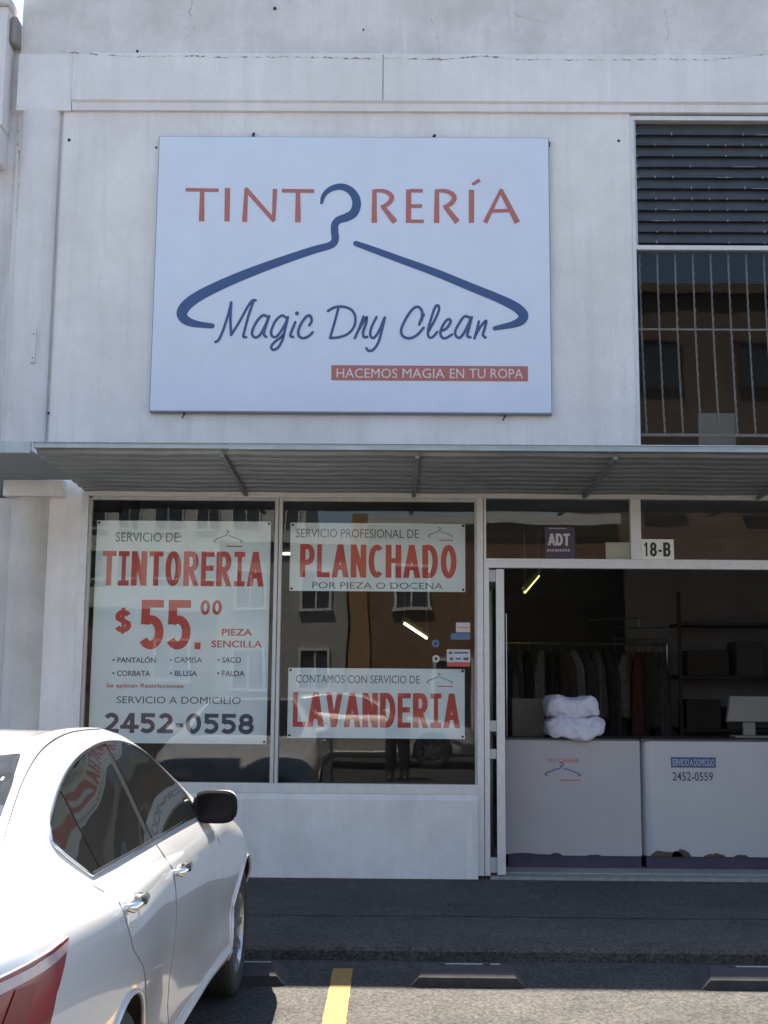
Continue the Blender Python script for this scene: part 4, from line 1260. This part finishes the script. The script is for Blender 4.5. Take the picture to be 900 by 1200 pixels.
def build_car(name, label, loc, paint, group=None):
    car = thing(name, label, 'car', loc, group)
    O = Vector(loc)
    def put(nm, bm, m, parent=car, smooth=False, bevel=0):
        bmesh.ops.translate(bm, verts=bm.verts[:], vec=O)
        return obj(nm, bm, m, parent, smooth=smooth, bevel=bevel)
    full = car_body()
    bvh = BVHTree.FromBMesh(full)
    cut = bmesh.new()
    for s in (-WB, WB):
        for sd in (-1, 1):
            lathe(cut, [(0, sd * .58), (.365, sd * .58), (.365, sd * 1.2), (0, sd * 1.2)], (0, s, .335), 'x', 48)
    bmesh.ops.remove_doubles(cut, verts=cut.verts[:], dist=1e-5)
    bmesh.ops.recalc_face_normals(cut, faces=cut.faces[:])
    me = apply_boolean(full, cut, paint, M['arch'])
    full.free(); cut.free()
    me.name = 'body'
    for p in me.polygons:
        p.use_smooth = True
    body = bpy.data.objects.new('body', me)
    body.parent = car
    C.objects.link(body)
    me.set_sharp_from_angle(angle=R(42))

    def cast(p, d):
        h = bvh.ray_cast(Vector(p), Vector(d))
        return (h[0], h[1]) if h[0] is not None else (None, None)
    def patch(pts, side, off, thick=0.0, step=.05, ray=None, frame=None):
        """polygon in (s, z) laid on the body skin; frame/ray allow other projection directions"""
        bm = bmesh.new()
        to3 = frame or (lambda u, v: Vector((side * 1.6, u, v)))
        d = Vector(ray or (-side, 0, 0)).normalized()
        bm.faces.new([bm.verts.new((u, v, 0)) for u, v in pts])
        us = [p[0] for p in pts]; vs = [p[1] for p in pts]
        for ax, lo, hi in ((0, min(us), max(us)), (1, min(vs), max(vs))):
            k = lo + step
            while k < hi:
                co = Vector((k, 0, 0)) if ax == 0 else Vector((0, k, 0))
                no = Vector((1, 0, 0)) if ax == 0 else Vector((0, 1, 0))
                bmesh.ops.bisect_plane(bm, geom=bm.verts[:] + bm.edges[:] + bm.faces[:], plane_co=co, plane_no=no, dist=1e-6)
                k += step
        dead = []
        for v in bm.verts:
            p, nrm = cast(to3(v.co.x, v.co.y), d)
            if p is None:
                dead.append(v)
                continue
            if nrm.dot(d) > 0:
                nrm = -nrm
            v.co = p + nrm * off
        if dead:
            bmesh.ops.delete(bm, geom=dead, context='VERTS')
        for f in bm.faces:
            f.normal_update()
            if f.normal.dot(d) > 0:
                f.normal_flip()
        if thick:
            r_ = bmesh.ops.extrude_face_region(bm, geom=[f for f in bm.faces if True])
            for v in [g for g in r_['geom'] if isinstance(g, bmesh.types.BMVert)]:
                v.co += v.normal * 0 - d * thick * 0
        return bm
    def line(pts, side, r_, off=.0, n=6, closed=False, ray=None, frame=None, dens=.04, flat=1.0):
        to3 = frame or (lambda u, v: Vector((side * 1.6, u, v)))
        d = Vector(ray or (-side, 0, 0)).normalized()
        out = []
        seq = list(pts) + ([pts[0]] if closed else [])
        for (a, b), (c, e) in zip(seq, seq[1:]):
            k = max(1, int(math.hypot(c - a, e - b) / dens))
            for i in range(k):
                out.append((a + (c - a) * i / k, b + (e - b) * i / k))
        if not closed:
            out.append(seq[-1])
        P3 = []
        for u, v in out:
            p, nrm = cast(to3(u, v), d)
            if p is not None:
                if nrm.dot(d) > 0:
                    nrm = -nrm
                P3.append(p + nrm * off)
        return tube(bmesh.new(), P3, r_, n, closed=closed, flat=flat)
    DLO = [(-1.40, 1.05), (-1.535, 1.15), (-1.535, 1.165), (-1.47, 1.205), (-1.19, 1.288), (-.92, 1.345), (-.647, 1.378), (-.34, 1.388), (-.06, 1.362), (.16, 1.285), (.31, 1.188), (.43, 1.085), (.48, 1.028), (.40, 1.022)]
    tail = DLO[:3]
    curve, _ = smooth_pts(DLO[3:13], [0] * 10, 4)
    DLO = tail + curve + DLO[13:]
    def clip(poly_, lo, hi):
        def half(P, f):
            o_ = []
            for a, b in zip(P, P[1:] + P[:1]):
                fa, fb = f(a), f(b)
                if fa >= 0:
                    o_.append(a)
                if (fa >= 0) != (fb >= 0):
                    t = fa / (fa - fb)
                    o_.append((a[0] + (b[0] - a[0]) * t, a[1] + (b[1] - a[1]) * t))
            return o_
        q = half(poly_, lo)
        return half(q, hi)
    bp = lambda z: -.56 + (z - 1.03) * .30             # B-pillar line leans forward upward
    qp = lambda z: -1.30 + (z - 1.03) * .36
    for side in (1, -1):
        parts = [clip(DLO, lambda p: p[0] - bp(p[1]) - .035, lambda p: 9 - p[0]), clip(DLO, lambda p: p[0] - qp(p[1]) - .005, lambda p: bp(p[1]) - .035 - p[0]), clip(DLO, lambda p: p[0] + 9, lambda p: qp(p[1]) - .005 - p[0])]
        put('window_surround', patch(DLO, side, .0035), M['black'], smooth=True)
        put('window_trim', line(DLO, side, .0075, .003, 6, closed=True), M['chrome'], smooth=True)
        # doors: thin skins over the body with a dark gap around them
        fd = [(.60, .99), (.66, .80), (.66, .42), (.60, .29), (-.49, .29), (-.52, .42), (-.50, 1.02)]
        rdn = [(-.515, 1.02), (-.535, .42), (-.51, .29), (-.88, .29), (-.98, .42), (-1.04, .58), (-1.20, .745), (-1.36, .83), (-1.43, .93), (-1.45, 1.03)]
        dF = put('door', patch(fd, side, .003, step=.08), paint, smooth=True)
        dR = put('door', patch(rdn, side, .003, step=.08), paint, smooth=True)
        put('door_gap', line(fd, side, .0026, .0005, 5, closed=True), M['seam'], dF)
        put('door_gap', line(rdn, side, .0026, .0005, 5, closed=True), M['seam'], dR)
        put('window', patch(parts[0], side, .006), M['car_glass'], dF, smooth=True)
        put('window', patch(parts[1], side, .006), M['car_glass'], dR, smooth=True)
        put('quarter_window', patch(parts[2], side, .006), M['car_glass'], smooth=True)
        for dd, s, z in ((dF, -.40, .915), (dR, -1.32, .958)):
            p, nrm = cast((side * 1.6, s, z), (-side, 0, 0))
            bm = bmesh.new()
            tube(bm, [p + Vector((side * -.01, -.10, 0)), p + Vector((side * .028, -.085, .002)), p + Vector((side * .036, 0, .004)), p + Vector((side * .028, .085, .002)), p + Vector((side * -.01, .10, 0))], [.012, .016, .017, .016, .012], 10)
            put('door_handle', bm, M['chrome'], dd, smooth=True)
        # sill moulding and lower crease
        put('sill_moulding', line([(-.96, .315), (.98, .315)], side, .022, .0, 8), paint, smooth=True)
        put('arch_lip', line([(-WB + .372 * math.cos(R(a)), .335 + .372 * math.sin(R(a))) for a in range(-12, 193, 6)], side, .009, .002, 6), paint, smooth=True)
        put('arch_lip', line([(WB + .372 * math.cos(R(a)), .335 + .372 * math.sin(R(a))) for a in range(-12, 193, 6)], side, .009, .002, 6), paint, smooth=True)
        # roof ditch running back into the rear screen's edge
        put('roof_ditch', line(smooth_pts([(.505, -.25), (.50, -.6), (.505, -.9), (.525, -1.15), (.565, -1.42), (.615, -1.68), (.645, -1.84)], [0] * 7, 6)[0], side, .006, .0, 5, ray=(0, 0, -1), frame=lambda u, v, sd=side: Vector((sd * u, v, 2.2))), M['seam'])
        # mirror: shell, glass and stalk
        cx, cy, cz = side * .872, .50, 1.060
        bm = bmesh.new()
        rows = []
        for i, (k, dy) in enumerate(((.86, -.045), (1.0, -.03), (1.03, .0), (.97, .05), (.78, .095), (.45, .125), (.1, .135))):
            rows.append([bm.verts.new((cx + .097 * k * math.copysign(abs(math.cos(t)) ** .55, math.cos(t)) + side * .02 * -dy * 4, cy + dy, cz + .069 * k * math.copysign(abs(math.sin(t)) ** .6, math.sin(t)) * (1 - .12 * side * math.cos(t) * -1))) for t in [2 * math.pi * j / 28 for j in range(28)]])
        for a, b in zip(rows, rows[1:]):
            for j in range(28):
                bm.faces.new((a[j], a[(j + 1) % 28], b[(j + 1) % 28], b[j]))
        bm.faces.new(rows[-1])
        bm.faces.new(rows[0][::-1])
        bmesh.ops.recalc_face_normals(bm, faces=bm.faces[:])
        mr = put('wing_mirror', bm, paint, smooth=True)
        bm = bmesh.new()
        ring = [(cx + .092 * math.copysign(abs(math.cos(t)) ** .55, math.cos(t)) + side * .005, cz + .064 * math.copysign(abs(math.sin(t)) ** .6, math.sin(t))) for t in [2 * math.pi * j / 28 for j in range(28)]]
        prism(bm, ring, cy - .052, cy - .046, 'y')
        put('mirror_glass', bm, M['mirror'], mr)
        put('mirror_bezel', tube(bmesh.new(), [(x * 1.0, cy - .047, z) for x, z in ring], .012, 6, closed=True), M['bezel'], mr)
        p, nrm = cast((side * 1.6, .47, 1.005), (-side, 0, 0))
        put('stalk', tube(bmesh.new(), [p - Vector((side * .03, 0, 0)), Vector((side * .80, .49, 1.005)), Vector((cx - side * .03, cy + .02, cz - .05))], [.03, .026, .022], 8), M['black'], mr, smooth=True)
        # lamps
        e = Vector((side * .66, .75, 0))
        fr = lambda u, v, sd=side: Vector((sd * .66 * u, .75 * u, v)) + Vector((sd * .75 * 2.6, -.66 * 2.6, 0))
        ry = (-side * .75, .66, 0)
        TL = [(-.925, .998), (-1.08, .990), (-1.30, .970), (-1.52, .945), (-1.56, .84), (-1.50, .74), (-1.28, .71), (-1.035, .70), (-1.06, .765), (-1.065, .82), (-1.02, .90)]
        tl = put('tail_light', patch(TL, side, .012, ray=ry, frame=fr, step=.035), M['tail_red'], smooth=True)
        put('tail_light_edge', line(TL, side, .005, .006, 6, closed=True, ray=ry, frame=fr), M['seam'], tl, smooth=True)
        put('clear_lens', patch([(-.935, .993), (-1.08, .984), (-1.30, .964), (-1.52, .939), (-1.53, .918), (-1.30, .942), (-1.08, .962), (-.955, .975)], side, .016, ray=ry, frame=fr, step=.035), M['tail_clear'], tl, smooth=True)
        put('dark_facet', patch([(-1.10, .945), (-1.17, .948), (-1.24, .85), (-1.16, .84)], side, .015, ray=ry, frame=fr, step=.035), M['tail_dark'], tl, smooth=True)
        put('dark_facet', patch([(-1.28, .93), (-1.42, .915), (-1.46, .84), (-1.33, .845)], side, .015, ray=ry, frame=fr, step=.035), M['tail_dark'], tl, smooth=True)
        put('chrome_bar', patch([(-1.06, .805), (-1.14, .815), (-1.30, .825), (-1.53, .83), (-1.53, .80), (-1.30, .795), (-1.14, .78), (-1.065, .775)], side, .017, ray=ry, frame=fr, step=.035), M['tail_clear'], tl, smooth=True)
        fr2 = lambda u, v, sd=side: Vector((sd * .66 * u, -.75 * u, v)) + Vector((sd * .75 * 2.6, .66 * 2.6, 0))
        put('headlight', patch([(-.86, .79), (-1.10, .76), (-1.40, .70), (-1.42, .60), (-1.15, .62), (-.92, .70)], side, .008, ray=(-side * .75, -.66, 0), frame=fr2), M['head'], smooth=True)
        # wheels
        for s in (-WB, WB):
            wx = side * .775
            wh = bpy.data.objects.new('wheel', None)
            wh.parent = car
            C.objects.link(wh)
            wh.location = (wx, s, .335)
            bm = lathe(bmesh.new(), [(.225, -.10), (.262, -.112), (.31, -.112), (.328, -.095), (.335, -.06), (.335, .06), (.328, .095), (.31, .112), (.262, .112), (.225, .10)], (wx, s, .335), 'x', 48)
            put('tyre', bm, M['tyre'], wh, smooth=True)
            bm = lathe(bmesh.new(), [(.236, -side * .1), (.236, side * .085), (.226, side * .104), (.218, side * .104), (.212, side * .085), (.205, side * .0), (.205, -side * .08)], (wx, s, .335), 'x', 48)
            for k in range(10):
                a = 2 * math.pi * k / 10
                ca, sa = math.cos(a), math.sin(a)
                for rr0, rr1, w0, w1, d0, d1 in ((.04, .222, .024, .034, .078, .098),):
                    vs = []
                    for rr, ww, dd_ in ((rr0, w0, d0), (rr1, w1, d1)):
                        for sx in (-1, 1):
                            for dep in (0, -.035):
                                vs.append(bm.verts.new((wx + side * (dd_ + dep), s + ca * rr - sa * ww / 2 * sx, .335 + sa * rr + ca * ww / 2 * sx)))
                    for q in ((0, 1, 5, 4), (2, 6, 7, 3), (0, 4, 6, 2), (1, 3, 7, 5)):
                        bm.faces.new([vs[i] for i in q])
            lathe(bm, [(0, side * .092), (.05, side * .086), (.058, side * .05)], (wx, s, .335), 'x', 20)
            bmesh.ops.recalc_face_normals(bm, faces=bm.faces[:])
            put('rim', bm, M['alloy'], wh)
            put('brake_disc', lathe(bmesh.new(), [(0, side * .02), (.15, side * .02), (.15, -side * .0)], (wx, s, .335), 'x', 28), M['alu_old'], wh)
    top = lambda u, v: Vector((u, v, 2.4))
    put('rear_screen', patch([(-.49, -1.19), (.49, -1.19), (.55, -1.45), (.60, -1.72), (.57, -1.80), (-.57, -1.80), (-.60, -1.72), (-.55, -1.45)], 1, .004, ray=(0, 0, -1), frame=top, step=.06), M['screen'], smooth=True)
    put('windscreen', patch([(-.46, -.0), (.46, -.0), (.56, .30), (.66, .62), (.62, .88), (-.62, .88), (-.66, .62), (-.56, .30)], 1, .004, ray=(0, 0, -1), frame=top, step=.06), M['car_glass'], smooth=True)
    put('boot_gap', line([(-.66, -1.95), (-.62, -2.3), (-.55, -2.44)], 1, .004, .0, 5, ray=(0, 0, -1), frame=top), M['seam'])
    put('boot_gap', line([(.66, -1.95), (.62, -2.3), (.55, -2.44)], 1, .004, .0, 5, ray=(0, 0, -1), frame=top), M['seam'])
    put('bonnet_gap', line([(-.74, .98), (-.70, 1.5), (-.56, 2.0), (0, 2.16), (.56, 2.0), (.70, 1.5), (.74, .98)], 1, .004, .0, 5, ray=(0, 0, -1), frame=top), M['seam'])
    return car
CARX = -1.685
car = build_car('parked_car', 'white four-door sedan parked nose-in at the lower left, tail toward the viewer', (CARX, -4.63, 0), M['paint'])

# ------------------------------------------------------------------ across the lot: what the shop glass reflects
silver = build_car('parked_car', 'silver sedan parked side-on behind the photographer, mirrored in the shop window', (-.6, -13.6, 0), M['paint_silver'])
silver.rotation_euler.z = R(-90)

def facade(name, label, x0, x1, y0, depth, h, m, rows, cols, ww, wh, z0, door=None, stripes=None):
    """simple street building facing +y, with recessed windows"""
    b = thing(name, label, 'building', ((x0 + x1) / 2, y0 - depth / 2, 0))
    obj('wall', boxes((x0, x1, y0 - depth, y0, 0, h)), m, b)
    dim = m is M['tall_wall']
    obj('cornice', boxes((x0 - .05, x1 + .05, y0 + .002, y0 + .22, h - .35, h - .02)), m if dim else M['block_wall'], b)
    pitch_x, pitch_z = (x1 - x0) / cols, (h - z0 - .6) / max(1, rows)
    for r_ in range(rows):
        for c in range(cols):
            xc, zc = x0 + (c + .5) * pitch_x, z0 + (r_ + .5) * pitch_z
            if door and r_ == 0 and abs(xc - door) < 1.2:
                continue
            f = obj('window', boxes((xc - ww / 2 - .08, xc - ww / 2, y0 + .002, y0 + .09, zc - wh / 2, zc + wh / 2), (xc + ww / 2, xc + ww / 2 + .08, y0 + .002, y0 + .09, zc - wh / 2, zc + wh / 2), (xc - ww / 2 - .12, xc + ww / 2 + .12, y0 + .002, y0 + .14, zc - wh / 2 - .1, zc - wh / 2), (xc - ww / 2 - .08, xc + ww / 2 + .08, y0 + .002, y0 + .09, zc + wh / 2, zc + wh / 2 + .08), (xc - .03, xc + .03, y0 + .012, y0 + .06, zc - wh / 2, zc + wh / 2)), M['far_dark'] if dim else M['white_frame'], b)
            obj('pane', boxes((xc - ww / 2, xc + ww / 2, y0 + .002, y0 + .01, zc - wh / 2, zc + wh / 2)), M['far_glass'], f)
    if door:
        d = obj('door', boxes((door - .55, door + .55, y0 + .002, y0 + .05, 0, 2.3)), M['far_dark'], b)
        obj('handle', boxes((door + .38, door + .42, y0 + .05, y0 + .1, .95, 1.15)), M['steel'], d)
        obj('door_frame', boxes((door - .68, door - .56, y0 + .002, y0 + .1, 0, 2.42), (door + .56, door + .68, y0 + .002, y0 + .1, 0, 2.42), (door - .56, door + .56, y0 + .002, y0 + .1, 2.31, 2.42)), M['block_wall'], b)
    return b
br = facade('street_house', 'low brown house across the lot, mirrored in the right window pane', -.75, 7.2, -27, 8, 7.0, M['brown_wall'], 1, 3, 1.0, 1.3, 2.9, door=1.9)
obj('corner_pier', boxes((-1.35, -.752, -28, -26.9, 0, 7.0)), M['orange_wall'], br)
facade('street_house', 'tall dark brown building beside the brown house, mirrored in the upper window', 7.3, 17, -28, 9, 15, M['tall_wall'], 3, 3, 1.2, 1.5, 1.5)
facade('street_house', 'grey house with small windows between the brown house and the pale block', -5.6, -1.45, -27.4, 8, 6.4, M['grey_wall'], 2, 2, .9, 1.2, .8)
facade('apartment_block', 'pale apartment block with rows of windows, mirrored in the price banner pane', -19, -5.2, -58, 12, 19, M['block_wall'], 6, 6, 1.4, 1.5, 1.2)
facade('street_house', 'low pinkish house in front of the pale apartment block', -20, -5.75, -30, 8, 4.4, M['brown_wall'], 1, 4, 1.2, 1.3, .9)
facade('apartment_block', 'far grey apartment block at the end of the lot', -42, -20.2, -46, 12, 13, M['grey_wall'], 4, 7, 1.4, 1.4, 1.2)
facade('apartment_block', 'wide pale apartment block right of the tall brown building', 17.3, 44, -40, 12, 14, M['block_wall'], 4, 8, 1.5, 1.5, 1.2)

# ------------------------------------------------------------------ the photographer, seen only as a reflection
def skin(name, joints, edges, m, parent=None, loc=None, levels=1):
    me = bpy.data.meshes.new(name)
    me.from_pydata([j[:3] for j in joints], edges, [])
    o = bpy.data.objects.new(name, me)
    C.objects.link(o)
    o.modifiers.new('skin', 'SKIN').use_smooth_shade = True
    sub = o.modifiers.new('sub', 'SUBSURF')
    sub.levels = sub.render_levels = levels
    me2 = o.data
    if not me2.skin_vertices:
        bm = bmesh.new(); bm.from_mesh(me2); bm.verts.layers.skin.verify(); bm.to_mesh(me2); bm.free()
    for i, j in enumerate(joints):
        sv = me2.skin_vertices[0].data[i]
        sv.radius = (j[3], j[4] if len(j) > 4 else j[3])
        sv.use_root = i == 0
    new = bpy.data.meshes.new_from_object(o.evaluated_get(bpy.context.evaluated_depsgraph_get()))
    bpy.data.objects.remove(o)
    bm = bmesh.new(); bm.from_mesh(new); bpy.data.meshes.remove(new)
    return obj(name, bm, m, parent, loc, smooth=True)
PX0, PY0 = .10, -10.12
J = [(0, 0, .98, .15, .11), (0, 0, 1.16, .14, .10), (0, .01, 1.36, .17, .11), (0, .0, 1.47, .07, .07), (0, .02, 1.56, .055), (0, .04, 1.66, .085, .10), (0, .04, 1.75, .075, .09),
     (-.19, 0, 1.42, .065), (-.30, .10, 1.20, .05), (-.13, .38, 1.46, .036), (.19, 0, 1.42, .065), (.30, .10, 1.20, .05), (.10, .38, 1.46, .036),
     (-.10, 0, .90, .10), (-.12, .02, .50, .07), (-.13, -.02, .09, .05), (-.14, .12, .045, .045), (.10, 0, .90, .10), (.12, .02, .50, .07), (.13, -.02, .09, .05), (.14, .12, .045, .045),
     (-.105, .42, 1.53, .03, .02), (.075, .42, 1.53, .03, .02)]
E_ = [(0, 1), (1, 2), (2, 3), (3, 4), (4, 5), (5, 6), (2, 7), (7, 8), (8, 9), (2, 10), (10, 11), (11, 12), (0, 13), (13, 14), (14, 15), (15, 16), (0, 17), (17, 18), (18, 19), (19, 20), (9, 21), (12, 22)]
for sd, wrist in ((-1, 21), (1, 22)):
    wx, wy, wz = J[wrist][:3]
    for k in range(5):
        if k < 4:
            a = (wx - sd * .012 + .0, wy + .035 - .0, wz + .055 - k * .021, .0085)
            b = (wx - sd * .035, wy + .045, wz + .06 - k * .021, .008)
        else:
            a = (wx - sd * .015, wy + .01, wz + .03, .010)
            b = (wx - sd * .04, wy + .018, wz + .05, .009)
        J += [a, b]
        E_ += [(wrist, len(J) - 2), (len(J) - 2, len(J) - 1)]
J = [(PX0 + j[0], PY0 + j[1]) + tuple(j[2:]) for j in J]
pr = thing('person', 'person in dark clothing holding up a phone, mirrored in the shop window', 'person', (PX0, PY0, 0))
skin('body', J, E_, M['skin'], pr)
TJ = [j for j in J[:4]] + [J[7], J[8], J[9], J[10], J[11], J[12]]
grow = lambda j: j[:3] + tuple(r + .014 for r in j[3:])
skin('jacket', [grow(j) for j in TJ], [(0, 1), (1, 2), (2, 3), (2, 4), (4, 5), (5, 6), (2, 7), (7, 8), (8, 9)], M['jacket'], pr)
LJ = [J[0]] + J[13:17] + J[17:21]
skin('trousers', [grow(grow(grow(j))) for j in LJ], [(0, 1), (1, 2), (2, 3), (3, 4), (0, 5), (5, 6), (6, 7), (7, 8)], M['jacket'], pr)
bm = bmesh.new()
lathe(bm, [(.0, .11), (.06, .095), (.098, .03), (.10, -.03), (.09, -.06)], (PX0, PY0 + .015, 1.73), 'z', 20)
obj('hair', bm, M['hair'], pr, smooth=True)
tag(obj('smartphone', boxes((PX0 - .085, PX0 + .065, PY0 + .455, PY0 + .463, 1.53, 1.61)), M['black'], None, (PX0, PY0 + .46, 1.53), bevel=.003), 'black phone held up by the person, mirrored in the shop window', 'phone')
